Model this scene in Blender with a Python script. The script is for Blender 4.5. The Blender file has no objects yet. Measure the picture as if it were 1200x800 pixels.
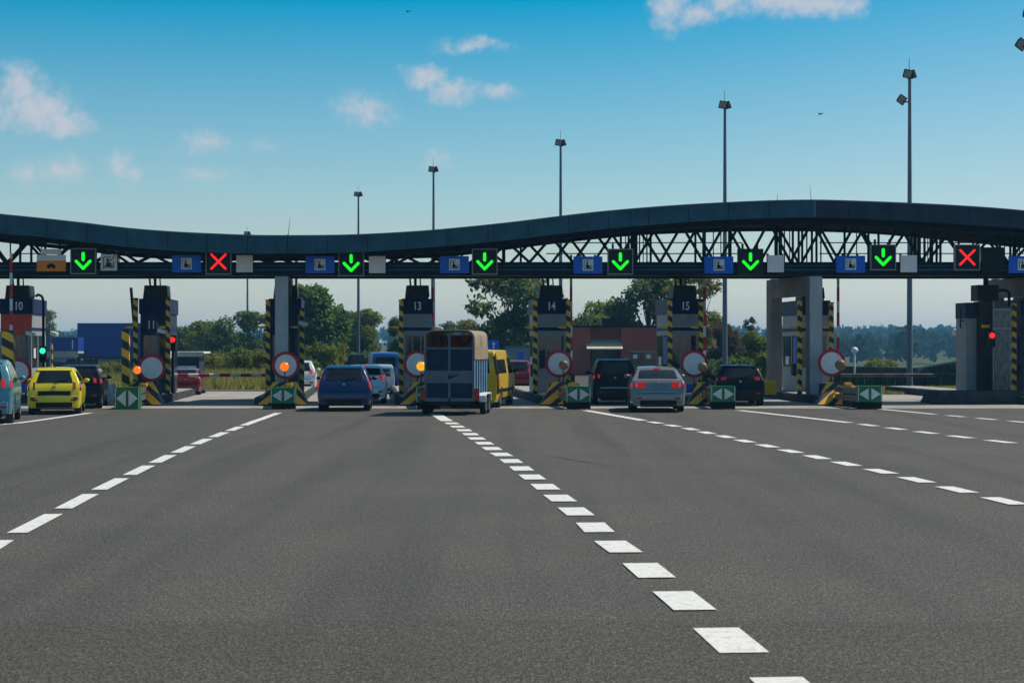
import bpy, bmesh, math, random
from mathutils import Vector, Matrix, Euler
PI = math.pi
random.seed(7)
scene = bpy.context.scene
COL = scene.collection
F, CX, HY, CH = 2050.0, 600.0, 405.0, 2.2          # focal length in photo pixels, centre column, horizon row, eye height

def gx(px, Y): return (px - CX) / F * Y
def gz(py, Y): return CH - (py - HY) / F * Y
def gY(py): return CH * F / (py - HY)
def ground(px, py):
    Y = gY(py)
    return Vector((gx(px, Y), Y, 0))
ROADROT = math.radians(4.5)                          # the lanes run 4.5 degrees to the left of the view

# ---------------------------------------------------------------- materials
def srgb(r, g, b):
    f = lambda c: (c / 255 / 12.92) if c / 255 <= 0.04045 else ((c / 255 + 0.055) / 1.055) ** 2.4
    return (f(r), f(g), f(b))

class NT:
    def __init__(self, tree):
        self.t = tree; self.n = tree.nodes; self.l = tree.links
    def new(self, kind, **kw):
        nd = self.n.new(kind)
        for k, v in kw.items(): setattr(nd, k, v)
        return nd
    def put(self, sock, v):
        if hasattr(v, 'links') or isinstance(v, bpy.types.NodeSocket): self.l.new(v, sock)
        else: sock.default_value = v
    def math(self, op, a, b=0.0, c=None, clamp=False):
        nd = self.new('ShaderNodeMath', operation=op); nd.use_clamp = clamp
        self.put(nd.inputs[0], a); self.put(nd.inputs[1], b)
        if c is not None: self.put(nd.inputs[2], c)
        return nd.outputs[0]
    def mix(self, fac, a, b, blend='MIX'):
        nd = self.new('ShaderNodeMix', data_type='RGBA', blend_type=blend)
        self.put(nd.inputs[0], fac)
        for s, v in ((6, a), (7, b)):
            if isinstance(v, tuple) and len(v) == 3: v = (*v, 1)
            self.put(nd.inputs[s], v)
        return nd.outputs[2]
    def noise(self, vec, scale, detail=3, rough=0.5, dist=0.0):
        nd = self.new('ShaderNodeTexNoise')
        if vec is not None: self.l.new(vec, nd.inputs['Vector'])
        nd.inputs['Scale'].default_value = scale; nd.inputs['Detail'].default_value = detail
        nd.inputs['Roughness'].default_value = rough; nd.inputs['Distortion'].default_value = dist
        return nd.outputs['Fac']
    def ramp(self, fac, lo, hi):
        nd = self.new('ShaderNodeMapRange'); nd.clamp = True; nd.interpolation_type = 'SMOOTHSTEP'
        self.put(nd.inputs[0], fac); nd.inputs[1].default_value = lo; nd.inputs[2].default_value = hi
        return nd.outputs[0]

def begin(name):
    m = bpy.data.materials.new(name); m.use_nodes = True
    m.node_tree.nodes.clear()
    t = NT(m.node_tree)
    out = t.new('ShaderNodeOutputMaterial'); bs = t.new('ShaderNodeBsdfPrincipled')
    t.l.new(bs.outputs[0], out.inputs[0])
    co = t.new('ShaderNodeTexCoord').outputs['Object']
    return m, t, bs, co, out

def mat(name, rgb, rough=0.5, metal=0.0, var=0.18, scale=3.0, coat=0.0, bump=0.0, bscale=40, emit=None, estr=0.0, spec=None, streak=0.0):
    if spec is None: spec = 0.12 if max(rgb) < 0.10 else 0.35
    m, t, bs, co, out = begin(name)
    n = t.noise(co, scale, 4, 0.6)
    lo = tuple(c * (1 - var) for c in rgb); hi = tuple(min(1, c * (1 + var)) for c in rgb)
    c = t.mix(t.ramp(n, 0.3, 0.7), lo, hi)
    if streak:
        mp = t.new('ShaderNodeMapping'); mp.inputs['Scale'].default_value = (6, 6, 0.4); t.l.new(co, mp.inputs[0])
        s = t.ramp(t.noise(mp.outputs[0], 2.0, 4, 0.6), 0.5, 0.75)
        c = t.mix(t.math('MULTIPLY', s, streak), c, tuple(x * 0.35 for x in rgb))
    t.put(bs.inputs['Base Color'], c)
    r = t.math('ADD', t.math('MULTIPLY', t.math('SUBTRACT', t.noise(co, scale * 2.3, 3), 0.5), 0.25 * rough), rough)
    t.put(bs.inputs['Roughness'], r)
    bs.inputs['Metallic'].default_value = metal
    bs.inputs['Coat Weight'].default_value = coat; bs.inputs['Coat Roughness'].default_value = 0.05
    bs.inputs['Specular IOR Level'].default_value = spec
    if bump:
        b = t.new('ShaderNodeBump'); b.inputs['Strength'].default_value = bump; b.inputs['Distance'].default_value = 0.02
        t.l.new(t.noise(co, bscale, 4), b.inputs['Height']); t.l.new(b.outputs[0], bs.inputs['Normal'])
    if emit:
        bs.inputs['Emission Color'].default_value = (*emit, 1); bs.inputs['Emission Strength'].default_value = estr
    return m

def stripes(name, ca, cb, period, dx, dz, duty=0.5, rough=0.5, absx=False, dirt=0.3, dy=None):
    m, t, bs, co, out = begin(name)
    sp = t.new('ShaderNodeSeparateXYZ'); t.l.new(co, sp.inputs[0])
    x = sp.outputs[0]
    if absx: x = t.math('ABSOLUTE', x)
    v = t.math('ADD', t.math('MULTIPLY', x, dx), t.math('MULTIPLY', sp.outputs[2], dz))
    v = t.math('ADD', v, t.math('MULTIPLY', sp.outputs[1], dx if dy is None else dy))
    v = t.math('ADD', v, 100.0)
    k = t.math('LESS_THAN', t.math('FRACT', t.math('DIVIDE', v, period)), duty)
    c = t.mix(k, cb, ca)
    d = t.ramp(t.noise(co, 5, 5, 0.65), 0.45, 0.75)
    c = t.mix(t.math('MULTIPLY', d, dirt), c, (0.05, 0.045, 0.04))
    t.put(bs.inputs['Base Color'], c); bs.inputs['Roughness'].default_value = rough
    return m

def glow(name, rgb, strength, base=(0.02, 0.02, 0.02)):
    m, t, bs, co, out = begin(name)
    t.put(bs.inputs['Base Color'], (*base, 1)); bs.inputs['Roughness'].default_value = 0.25
    n = t.math('ADD', t.math('MULTIPLY', t.noise(co, 25, 2), 0.4), 0.8)
    bs.inputs['Emission Color'].default_value = (*rgb, 1)
    t.put(bs.inputs['Emission Strength'], t.math('MULTIPLY', n, strength))
    return m

M = {}
# ---------------------------------------------------------------- mesh builder
class MB:
    def __init__(self): self.v = []; self.f = []
    def add(self, vs, fs):
        o = len(self.v); self.v += [tuple(p) for p in vs]; self.f += [tuple(i + o for i in q) for q in fs]
        return self
    def box(self, x0, x1, y0, y1, z0, z1, R=None, c=None):
        vs = [Vector(p) for p in ((x0, y0, z0), (x1, y0, z0), (x1, y1, z0), (x0, y1, z0), (x0, y0, z1), (x1, y0, z1), (x1, y1, z1), (x0, y1, z1))]
        if R is not None:
            c = Vector(c) if c is not None else sum(vs, Vector()) / 8
            vs = [R @ (p - c) + c for p in vs]
        return self.add(vs, [(0, 3, 2, 1), (4, 5, 6, 7), (0, 1, 5, 4), (1, 2, 6, 5), (2, 3, 7, 6), (3, 0, 4, 7)])
    def cbox(self, c, s, rot=(0, 0, 0)):
        R = Euler(rot).to_matrix()
        return self.box(c[0] - s[0] / 2, c[0] + s[0] / 2, c[1] - s[1] / 2, c[1] + s[1] / 2, c[2] - s[2] / 2, c[2] + s[2] / 2, R, c)
    def tube(self, p0, p1, r0, r1=None, n=8):
        p0 = Vector(p0); p1 = Vector(p1); r1 = r0 if r1 is None else r1
        q = (p1 - p0).to_track_quat('Z', 'Y')
        vs = []
        for p, r in ((p0, r0), (p1, r1)):
            for k in range(n):
                a = 2 * PI * k / n + PI / n
                vs.append(p + q @ Vector((r * math.cos(a), r * math.sin(a), 0)))
        fs = [(k, (k + 1) % n, n + (k + 1) % n, n + k) for k in range(n)]
        fs += [tuple(range(n - 1, -1, -1)), tuple(range(n, 2 * n))]
        return self.add(vs, fs)
    def path(self, pts, r, n=8):
        for a, b in zip(pts[:-1], pts[1:]): self.tube(a, b, r, r, n)
        return self
    def prism(self, out, a0, a1, axis='y'):
        """outline in (x,z) swept along y (axis y), in (x,y) along z (axis z), or in (y,z) along x (axis x)"""
        n = len(out)
        f = {'y': lambda p, a: (p[0], a, p[1]), 'z': lambda p, a: (p[0], p[1], a), 'x': lambda p, a: (a, p[0], p[1])}[axis]
        vs = [f(p, a0) for p in out] + [f(p, a1) for p in out]
        fs = [(k, (k + 1) % n, n + (k + 1) % n, n + k) for k in range(n)] + [tuple(range(n - 1, -1, -1)), tuple(range(n, 2 * n))]
        return self.add(vs, fs)
    def lathe(self, prof, c=(0, 0, 0), axis='z', n=20, ring=False):
        c = Vector(c); vs = []; fs = []
        for r, h in prof:
            for k in range(n):
                a = 2 * PI * k / n
                u, w = r * math.cos(a), r * math.sin(a)
                p = {'z': (u, w, h), 'y': (u, h, w), 'x': (h, u, w)}[axis]
                vs.append(c + Vector(p))
        for i in range(len(prof) - 1):
            for k in range(n):
                a = i * n + k; b = i * n + (k + 1) % n
                fs.append((a, b, b + n, a + n))
        if ring:
            o = (len(prof) - 1) * n
            for k in range(n): fs.append((o + k, o + (k + 1) % n, (k + 1) % n, k))
        else:
            fs.append(tuple(range(n))); o = (len(prof) - 1) * n; fs.append(tuple(range(o, o + n)))
        return self.add(vs, fs)
    def grid(self, rows):
        n = len(rows[0]); vs = [p for r in rows for p in r]
        fs = [(i * n + j, i * n + j + 1, (i + 1) * n + j + 1, (i + 1) * n + j) for i in range(len(rows) - 1) for j in range(n - 1)]
        return self.add(vs, fs)
    def ball(self, c, rx, ry=None, rz=None, n=12, m=8):
        ry = rx if ry is None else ry; rz = rx if rz is None else rz
        prof = []
        vs = []; fs = []
        for i in range(m + 1):
            t = PI * i / m
            for k in range(n):
                a = 2 * PI * k / n
                vs.append((c[0] + rx * math.sin(t) * math.cos(a), c[1] + ry * math.sin(t) * math.sin(a), c[2] + rz * math.cos(t)))
        for i in range(m):
            for k in range(n):
                fs.append((i * n + k, i * n + (k + 1) % n, (i + 1) * n + (k + 1) % n, (i + 1) * n + k))
        return self.add(vs, fs)
    def build(self, name, m, parent=None, smooth=None, loc=(0, 0, 0), rz=0.0, bevel=0.0):
        me = bpy.data.meshes.new(name)
        me.from_pydata(self.v, [], self.f)
        if len(self.v) < 60000:
            bm = bmesh.new(); bm.from_mesh(me)
            bmesh.ops.remove_doubles(bm, verts=bm.verts, dist=1e-5)
            bmesh.ops.recalc_face_normals(bm, faces=bm.faces)
            if bevel:
                es = [e for e in bm.edges if len(e.link_faces) == 2 and e.calc_face_angle(0) > 0.6]
                bmesh.ops.bevel(bm, geom=es, offset=bevel, segments=2, affect='EDGES', profile=0.7)
            bm.to_mesh(me); bm.free()
        me.materials.append(m)
        if smooth is not None:
            me.polygons.foreach_set('use_smooth', [True] * len(me.polygons))
            me.set_sharp_from_angle(angle=math.radians(smooth))
        o = bpy.data.objects.new(name, me); COL.objects.link(o)
        o.location = loc; o.rotation_euler = (0, 0, rz)
        if parent is not None: o.parent = parent
        return o

def tag(o, label=None, cat=None, group=None, kind=None):
    if label: o['label'] = label
    if cat: o['category'] = cat
    if group: o['group'] = group
    if kind: o['kind'] = kind
    return o

def thing(name, label, cat, loc=(0, 0, 0), rz=0.0, group=None):
    o = bpy.data.objects.new(name, None); COL.objects.link(o)
    o.empty_display_size = 0.3
    o.location = loc; o.rotation_euler = (0, 0, rz)
    return tag(o, label, cat, group)

def copy_thing(src, loc, rz, label=None, group=None):
    r = src.copy(); COL.objects.link(r); r.location = loc; r.rotation_euler = (0, 0, rz)
    tag(r, label, None, group)
    for ch in list(src.children):
        c = ch.copy(); COL.objects.link(c); c.parent = r
        for g in list(ch.children):
            d = g.copy(); COL.objects.link(d); d.parent = c
    return r

def lettering(txt, size, m, parent, loc, sx=0.75, depth=0.01, name='number'):
    cu = bpy.data.curves.new(name, 'FONT'); cu.body = txt; cu.size = size; cu.align_x = 'CENTER'; cu.align_y = 'CENTER'; cu.extrude = depth; cu.offset = size * 0.018
    tmp = bpy.data.objects.new(name + '_curve', cu); COL.objects.link(tmp)
    bpy.context.view_layer.update()
    me = bpy.data.meshes.new_from_object(tmp.evaluated_get(bpy.context.evaluated_depsgraph_get()))
    bpy.data.objects.remove(tmp); bpy.data.curves.remove(cu)
    for v in me.vertices:                        # stand it up facing -Y
        x, y, z = v.co; v.co = (x * sx, -z, y)
    me.materials.clear(); me.materials.append(m); me.name = name
    o = bpy.data.objects.new(name, me); COL.objects.link(o); o.location = loc; o.parent = parent
    return o
# ---------------------------------------------------------------- palette
YEL = (0.90, 0.47, 0.015); BLK = (0.012, 0.012, 0.014); RED = (0.55, 0.015, 0.02); WHT = (0.72, 0.72, 0.72)
M['steel_navy'] = mat('painted navy steel', (0.020, 0.078, 0.122), 0.5, 0.0, 0.25, 1.5, streak=0.6, spec=0.25)
M['steel_dark'] = mat('painted dark steel', (0.008, 0.014, 0.030), 0.5, 0.0, 0.25, 2)
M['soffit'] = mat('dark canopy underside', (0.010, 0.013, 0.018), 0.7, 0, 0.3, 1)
M['roof_felt'] = mat('grey roof felt', (0.2, 0.2, 0.2), 0.85, 0, 0.2, 1)
M['galv'] = mat('galvanised pole steel', (0.11, 0.15, 0.19), 0.5, 0.15, 0.15, 2, streak=0.2)
M['dark_metal'] = mat('dark cast metal', (0.03, 0.032, 0.036), 0.5, 0.2, 0.3, 6)
M['black_plastic'] = mat('black plastic', (0.012, 0.012, 0.013), 0.45, 0, 0.3, 8)
M['rubber'] = mat('tyre rubber', (0.018, 0.018, 0.019), 0.85, 0, 0.3, 12, bump=0.3)
M['rim'] = mat('alloy rim', (0.35, 0.36, 0.37), 0.35, 0.8, 0.15, 6)
M['glass'] = mat('tinted car glass', (0.012, 0.016, 0.02), 0.08, 0, 0.3, 3, spec=0.4)
M['pane'] = mat('dark booth glazing', (0.02, 0.03, 0.04), 0.08, 0, 0.4, 2, spec=0.8)
M['white'] = mat('white paint', (0.72, 0.72, 0.71), 0.45, 0, 0.08, 4)
M['plate_grey'] = mat('blank grey sign face', (0.80, 0.73, 0.72), 0.5, 0, 0.06, 3)
M['black'] = mat('black paint', (0.01, 0.01, 0.011), 0.5, 0, 0.2, 5)
M['red'] = mat('red sign paint', (0.50, 0.012, 0.03), 0.45, 0, 0.12, 4)
M['blue_sign'] = mat('blue sign face', (0.003, 0.115, 0.60), 0.45, 0, 0.1, 3)
M['orange_sign'] = mat('orange sign face', (0.85, 0.22, 0.01), 0.45, 0, 0.1, 3)
M['navy'] = mat('navy booth header', (0.007, 0.015, 0.08), 0.45, 0, 0.15, 2, streak=0.2)
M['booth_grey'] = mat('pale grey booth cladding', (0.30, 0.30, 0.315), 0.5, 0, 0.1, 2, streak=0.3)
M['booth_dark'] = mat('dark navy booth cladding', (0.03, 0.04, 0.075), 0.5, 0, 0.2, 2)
M['booth_red'] = mat('red booth cladding', (0.80, 0.06, 0.015), 0.5, 0, 0.15, 2, streak=0.2)
M['concrete'] = mat('weathered concrete', (0.21, 0.195, 0.185), 0.85, 0, 0.15, 1.2, bump=0.25, streak=0.35)
M['kerb'] = mat('dark island concrete', (0.055, 0.055, 0.06), 0.85, 0, 0.3, 2.5, bump=0.3, streak=0.3)
M['hazard'] = stripes('diagonal yellow black paint', YEL, BLK, 0.42, 0.6, 1.0, 0.5, dirt=0.25)
M['hazard_big'] = stripes('broad diagonal yellow black paint', YEL, BLK, 0.62, 0.55, 1.0, 0.5, dirt=0.2)
M['chevron'] = stripes('yellow black chevron sheet', (0.88, 0.40, 0.008), BLK, 0.50, 0.80, 1.0, 0.58, absx=True, dirt=0.12, dy=0.0)
M['arm'] = stripes('red white barrier paint', (0.50, 0.012, 0.03), WHT, 1.0, 0.0, 1.0, 0.55, dirt=0.2, dy=0.0)
M['arm_flat'] = stripes('red white barrier paint lengthwise', (0.50, 0.012, 0.03), WHT, 0.85, 1.0, 0.0, 0.5, dirt=0.25, dy=0.0)
M['green'] = mat('green reflective sheet', (0.004, 0.17, 0.065), 0.35, 0, 0.12, 5)
M['yellow'] = mat('yellow plastic', (0.98, 0.44, 0.004), 0.5, 0, 0.12, 5)
M['rail'] = mat('dull zinc guard rail', (0.16, 0.16, 0.17), 0.5, 0.5, 0.25, 5)
M['led_green'] = glow('lit green signal diodes', (0.004, 1.0, 0.01), 1.0)
M['led_red'] = glow('lit red signal diodes', (1.0, 0.008, 0.008), 1.0)
M['lamp_orange'] = glow('lit orange warning lens', (1.0, 0.19, 0.004), 1.0)
M['lamp_yellow'] = glow('lit yellow warning lens', (1.0, 0.45, 0.008), 1.0)
M['lamp_off'] = mat('unlit amber lens', (0.20, 0.135, 0.055), 0.5, 0, 0.25, 12)
M['lamp_red'] = glow('lit red lens', (1.0, 0.02, 0.012), 1.1)
M['lamp_cyan'] = glow('lit green lens', (0.02, 0.9, 0.45), 1.6)
M['tail'] = mat('red tail lamp lens', (0.30, 0.008, 0.012), 0.15, 0, 0.15, 20, coat=0.6)
M['tail_lit'] = glow('lit red tail lamp', (1.0, 0.012, 0.006), 0.26, (0.3, 0.01, 0.01))
M['brake_lit'] = glow('lit brake lamp core', (1.0, 0.05, 0.01), 0.85, (0.3, 0.01, 0.01))
M['screen'] = mat('black signal screen', (0.014, 0.022, 0.026), 0.4, 0, 0.15, 6)
M['frame_grey'] = mat('grey metal frame', (0.28, 0.26, 0.26), 0.5, 0.2, 0.12, 6)

# ---------------------------------------------------------------- asphalt, markings, ground
def asphalt(name, rgb, warm, streaky=0.5):
    m, t, bs, co, out = begin(name)
    fine = t.noise(co, 26, 5, 0.92); mid = t.noise(co, 7, 6, 0.9); big = t.noise(co, 0.35, 5, 0.6)
    mp = t.new('ShaderNodeMapping'); mp.inputs['Rotation'].default_value = (0, 0, -ROADROT); mp.inputs['Scale'].default_value = (0.9, 0.035, 1); t.l.new(co, mp.inputs[0])
    lane = t.noise(mp.outputs[0], 1.1, 4, 0.55)
    c = t.mix(t.ramp(big, 0.35, 0.68), rgb, warm)
    c = t.mix(t.math('MULTIPLY', t.ramp(lane, 0.42, 0.72), streaky), c, tuple(x * 0.62 for x in rgb))
    c = t.mix(t.math('MULTIPLY', t.ramp(mid, 0.42, 0.64), 0.55), c, tuple(x * 0.45 for x in rgb))
    c = t.mix(t.ramp(fine, 0.36, 0.60), tuple(x * 0.30 for x in rgb), c)
    c = t.mix(t.math('MULTIPLY', t.ramp(fine, 0.58, 0.70), 0.8), c, tuple(min(1, x * 2.6) for x in warm))
    m2 = t.new('ShaderNodeMapping'); m2.inputs['Rotation'].default_value = (0, 0, -ROADROT); m2.inputs['Scale'].default_value = (38, 7, 1); t.l.new(co, m2.inputs[0])
    grain = t.noise(m2.outputs[0], 1.0, 5, 0.85)
    c = t.mix(t.ramp(grain, 0.40, 0.60), t.mix(1.0, c, (0.72, 0.72, 0.72), 'MULTIPLY'), t.mix(1.0, c, (1.30, 1.295, 1.28), 'MULTIPLY'))
    m3 = t.new('ShaderNodeMapping'); m3.inputs['Rotation'].default_value = (0, 0, -ROADROT); m3.inputs['Scale'].default_value = (85, 17, 1); t.l.new(co, m3.inputs[0])
    grit = t.noise(m3.outputs[0], 1.0, 4, 0.8)
    c = t.mix(t.ramp(grit, 0.42, 0.58), t.mix(1.0, c, (0.40, 0.40, 0.40), 'MULTIPLY'), t.mix(1.0, c, (1.75, 1.74, 1.72), 'MULTIPLY'))
    t.put(bs.inputs['Base Color'], c)
    t.put(bs.inputs['Roughness'], t.math('ADD', t.math('MULTIPLY', lane, -0.12), 0.93))
    bs.inputs['Specular IOR Level'].default_value = 0.25
    b = t.new('ShaderNodeBump'); b.inputs['Strength'].default_value = 0.6; b.inputs['Distance'].default_value = 0.008
    t.l.new(t.math('ADD', fine, t.math('MULTIPLY', mid, 1.5)), b.inputs['Height']); t.l.new(b.outputs[0], bs.inputs['Normal'])
    return m
M['asphalt'] = asphalt('worn warm asphalt', (0.100, 0.094, 0.085), (0.124, 0.113, 0.096), 0.8)
M['asphalt_old'] = asphalt('smooth grey asphalt', (0.097, 0.092, 0.084), (0.108, 0.100, 0.088), 0.8)
M['asphalt_joint'] = asphalt('dark asphalt repair strip', (0.089, 0.081, 0.070), (0.105, 0.093, 0.076), 0.4)
m, t, bs, co, out = begin('pale concrete paving')
c = t.mix(t.ramp(t.noise(co, 0.5, 4), 0.35, 0.7), (0.35, 0.315, 0.275), (0.24, 0.22, 0.195))
c = t.mix(t.math('MULTIPLY', t.ramp(t.noise(co, 3.0, 5, 0.7), 0.5, 0.7), 0.6), c, (0.10, 0.095, 0.09))
t.put(bs.inputs['Base Color'], c); bs.inputs['Roughness'].default_value = 0.9
M['paving'] = m
m, t, bs, co, out = begin('worn white road paint')
w = t.ramp(t.noise(co, 9, 6, 0.75), 0.50, 0.70)
w2 = t.ramp(t.noise(co, 40, 4, 0.8), 0.50, 0.64)
c = t.mix(t.math('MULTIPLY', w, 0.7), (0.68, 0.665, 0.62), (0.26, 0.25, 0.23))
c = t.mix(t.math('MULTIPLY', w2, 0.45), c, (0.28, 0.27, 0.25))
t.put(bs.inputs['Base Color'], c); bs.inputs['Roughness'].default_value = 0.7
M['marking'] = m
m, t, bs, co, out = begin('dry meadow ground')
c = t.mix(t.ramp(t.noise(co, 0.15, 5), 0.35, 0.7), (0.075, 0.085, 0.022), (0.12, 0.105, 0.045))
c = t.mix(t.math('MULTIPLY', t.ramp(t.noise(co, 4, 5, 0.7), 0.4, 0.7), 0.6), c, (0.035, 0.05, 0.014))
t.put(bs.inputs['Base Color'], c); bs.inputs['Roughness'].default_value = 1.0; bs.inputs['Specular IOR Level'].default_value = 0.0
M['meadow'] = m

def smooth01(a, b, x):
    t = max(0.0, min(1.0, (x - a) / (b - a))); return t * t * (3 - 2 * t)
def terrain(x, y):
    h = -6.0 * smooth01(150, 520, y)
    ridge = 7.5 + 3.2 * math.sin(x * 0.0065 + 0.6) + 1.6 * math.sin(x * 0.015 + 2.0)
    h += smooth01(520, 1700, y) * (ridge * 1.0 + 4.0)
    return h
xs = [-2300, -1600, -1200] + [i * 60 for i in range(-15, 16)] + [1200, 1600, 2300]
ys = [-230, -60, 0, 60, 130, 150] + [150 + i * 23 for i in range(1, 11)] + [380 + i * 60 for i in range(1, 22)] + [1800, 2100, 2350]
g = MB().grid([[(x, y, terrain(x, y) - 0.03) for x in xs] for y in ys])
tag(g.build('ground', M['meadow'], smooth=60), 'flat grassy ground running out to the wooded hills', 'ground', kind='structure')

def sheet(name, pts, z, m, label):
    o = MB().add([(p[0], p[1], z) for p in pts], [tuple(range(len(pts)))]).build(name, m)
    return tag(o, label, 'road', kind='structure')
sheet('road', [(-40, -30), (40, -30), (40, 61.6), (-40, 61.6)], 0.0, M['asphalt'], 'wide asphalt approach road before the toll booths')
sheet('plaza', [(-44, 61.6), (30, 61.6), (30, 79), (15.2, 79), (15.2, 84), (-44, 84)], 0.0, M['paving'], 'pale concrete paving under the toll canopy')
sheet('exit_road', [(-46, 84), (17, 84), (-4, 180), (-66, 180)], 0.0, M['asphalt_old'], 'road leading away beyond the toll booths')
p = [ground(-220, 640), ground(0, 575), ground(130, 534), ground(255, 505), ground(330, 486), ground(-300, 486)]
sheet('road_patch', p, 0.004, M['asphalt_old'], 'smoother grey asphalt lane on the left of the road')
p = [(-6, 8.5), (-6, 13.9), (0, 14.05), (6, 13.8), (6, 8.5)]
sheet('road_joint', p, 0.004, M['asphalt_joint'], 'slightly darker asphalt strip across the foreground')

def line_points(pix): return [ground(*p) for p in pix]
def walk(pts, s):
    for a, b in zip(pts[:-1], pts[1:]):
        L = (b - a).length
        if s <= L or b is pts[-1]: return a + (b - a) * (s / L), (b - a).normalized()
        s -= L
def marking(pix, width, dash, gap, solid_from, first=0.0, label=''):
    """dashes along a painted line given near-to-far; beyond Y = solid_from the line is unbroken"""
    pts = line_points(pix); tot = sum((b - a).length for a, b in zip(pts[:-1], pts[1:]))
    mb = MB(); s = first; r = random.Random(len(label))
    while s < tot:
        e = min(tot, s + dash); s = max(0.0, s)
        p, d = walk(pts, s)
        if p.y >= solid_from: e = tot
        n = max(1, int((e - s) / 1.2)); rows = []
        for k in range(n + 1):
            q, d = walk(pts, s + (e - s) * k / n)
            nn = Vector((d.y, -d.x, 0)) * width / 2
            j = r.uniform(-0.012, 0.012)
            rows.append([(q.x - nn.x + j, q.y - nn.y, 0.012), (q.x + nn.x + j, q.y + nn.y, 0.012)])
        mb.grid(rows)
        s = e + gap
    return tag(mb.build('lane_marking', M['marking']), label, 'road marking', kind='structure')
marking([(-70, 680), (0, 636), (45, 612), (93, 586), (132, 566), (166, 550), (190, 538), (212, 528), (250, 512), (290, 497), (326, 484)], 0.24, 2.3, 0.78, 46, 1.05, 'long white dashes left of the middle lane')
marking([(947, 830), (915, 801), (850, 747), (795, 700), (755, 665), (720, 638), (655, 583), (638, 570), (600, 541), (545, 505), (509, 485)], 0.36, 1.1, 0.93, 49, -.14, 'short broad white dashes running to the horse trailer')
marking([(1290, 614), (1168, 585), (1117, 573), (1072, 562), (1030, 552), (997, 545), (900, 523), (800, 501), (686, 481)], 0.30, 1.15, 0.8, 51, 0.65, 'white dashes running to the silver saloon car')
marking([(1300, 533), (1200, 521), (1100, 509), (1000, 496), (930, 488), (866, 481)], 0.30, 1.2, 0.9, 49, 0.1, 'white dashes right of the dark hatchback')
marking([(1300, 504), (1200, 495), (1100, 486), (1032, 479.6)], 0.26, 1.2, 0.9, 55, 0.1, 'white dashes at the far right of the road')
marking([(-60, 503), (25, 495.5), (106, 484)], 0.24, 60, 1, 0, 0, 'unbroken white line beside the yellow hatchback')

def scar(pix, w, label):
    pts = line_points(pix); rows = []
    for i, q in enumerate(pts):
        d = (pts[min(i + 1, len(pts) - 1)] - pts[max(i - 1, 0)]).normalized(); nn = Vector((d.y, -d.x, 0)) * w / 2 * (1 if 0 < i < len(pts) - 1 else .2)
        rows.append([(q.x - nn.x, q.y - nn.y, 0.008), (q.x + nn.x, q.y + nn.y, 0.008)])
    tag(MB().grid(rows).build('tar_scar', M['tar']), label, 'road mark', kind='structure')
M['tar'] = mat('dark road tar', (0.065, 0.061, 0.056), 0.8, 0, 0.3, 6)
scar([(632, 532), (660, 537), (690, 542), (735, 548)], .035, 'thin dark scar in the asphalt right of the middle dashes')
scar([(1000, 545), (1022, 547), (1050, 549), (1072, 551)], .04, 'thin dark scar in the asphalt at the right')
scar([(1010, 528), (1060, 530), (1100, 531)], .045, 'faint dark smear in the asphalt at the far right')
# ---------------------------------------------------------------- haze
def haze():
    m = bpy.data.materials.new('thin blue summer haze'); m.use_nodes = True; m.node_tree.nodes.clear()
    t = NT(m.node_tree); o = t.new('ShaderNodeOutputMaterial'); v = t.new('ShaderNodeVolumePrincipled')
    v.inputs['Color'].default_value = (0.24, 0.60, 0.98, 1); v.inputs['Density'].default_value = HAZE
    v.inputs['Anisotropy'].default_value = 0.0
    t.l.new(v.outputs[0], o.inputs['Volume'])
    b = MB().box(-2400, 2400, -300, 2450, -5.0, 32).build('haze', m)
    tag(b, 'thin blue haze in the summer air', 'haze', kind='stuff')
HAZE = 0.00030
haze()

# ---------------------------------------------------------------- sky, sun, camera
SUN_EL, SUN_AZ = math.radians(53), math.radians(66)      # azimuth clockwise from straight ahead
w = bpy.data.worlds.new('World'); scene.world = w; w.use_nodes = True; w.node_tree.nodes.clear()
t = NT(w.node_tree)
out = t.new('ShaderNodeOutputWorld'); bg = t.new('ShaderNodeBackground'); t.l.new(bg.outputs[0], out.inputs[0])
sky = t.new('ShaderNodeTexSky'); sky.sky_type = 'NISHITA'; sky.sun_disc = False
sky.sun_elevation = SUN_EL; sky.sun_rotation = SUN_AZ; sky.air_density = 1.0; sky.dust_density = 0.25; sky.ozone_density = 1.0
gc = t.new('ShaderNodeTexCoord').outputs['Generated']; gs = t.new('ShaderNodeSeparateXYZ'); t.l.new(gc, gs.inputs[0]); el_ = t.math('ARCSINE', gs.outputs[2])
hs = t.new('ShaderNodeHueSaturation'); hs.inputs['Hue'].default_value = 0.476; az0 = t.math('ARCTAN2', gs.outputs[0], gs.outputs[1])
t.put(hs.inputs['Saturation'], t.math('ADD', t.math('ADD', 0.85, t.math('MULTIPLY', t.ramp(el_, 0.0, 0.10), 0.50)), t.math('SUBTRACT', t.math('SUBTRACT', t.math('MULTIPLY', t.ramp(el_, 0.06, 0.25), 0.70), t.math('MULTIPLY', t.ramp(az0, 0.02, 0.34), 0.22)), t.math('MULTIPLY', t.ramp(el_, 0.28, 0.6), 0.95)))); hs.inputs['Value'].default_value = 1.12
t.l.new(sky.outputs[0], hs.inputs['Color']); tint = t.mix(1.0, hs.outputs[0], (0.93, 0.985, 1.045), 'MULTIPLY')
co = t.new('ShaderNodeTexCoord').outputs['Generated']
sp = t.new('ShaderNodeSeparateXYZ'); t.l.new(co, sp.inputs[0])
az = t.math('ARCTAN2', sp.outputs[0], sp.outputs[1]); el = t.math('ARCSINE', sp.outputs[2])
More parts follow.
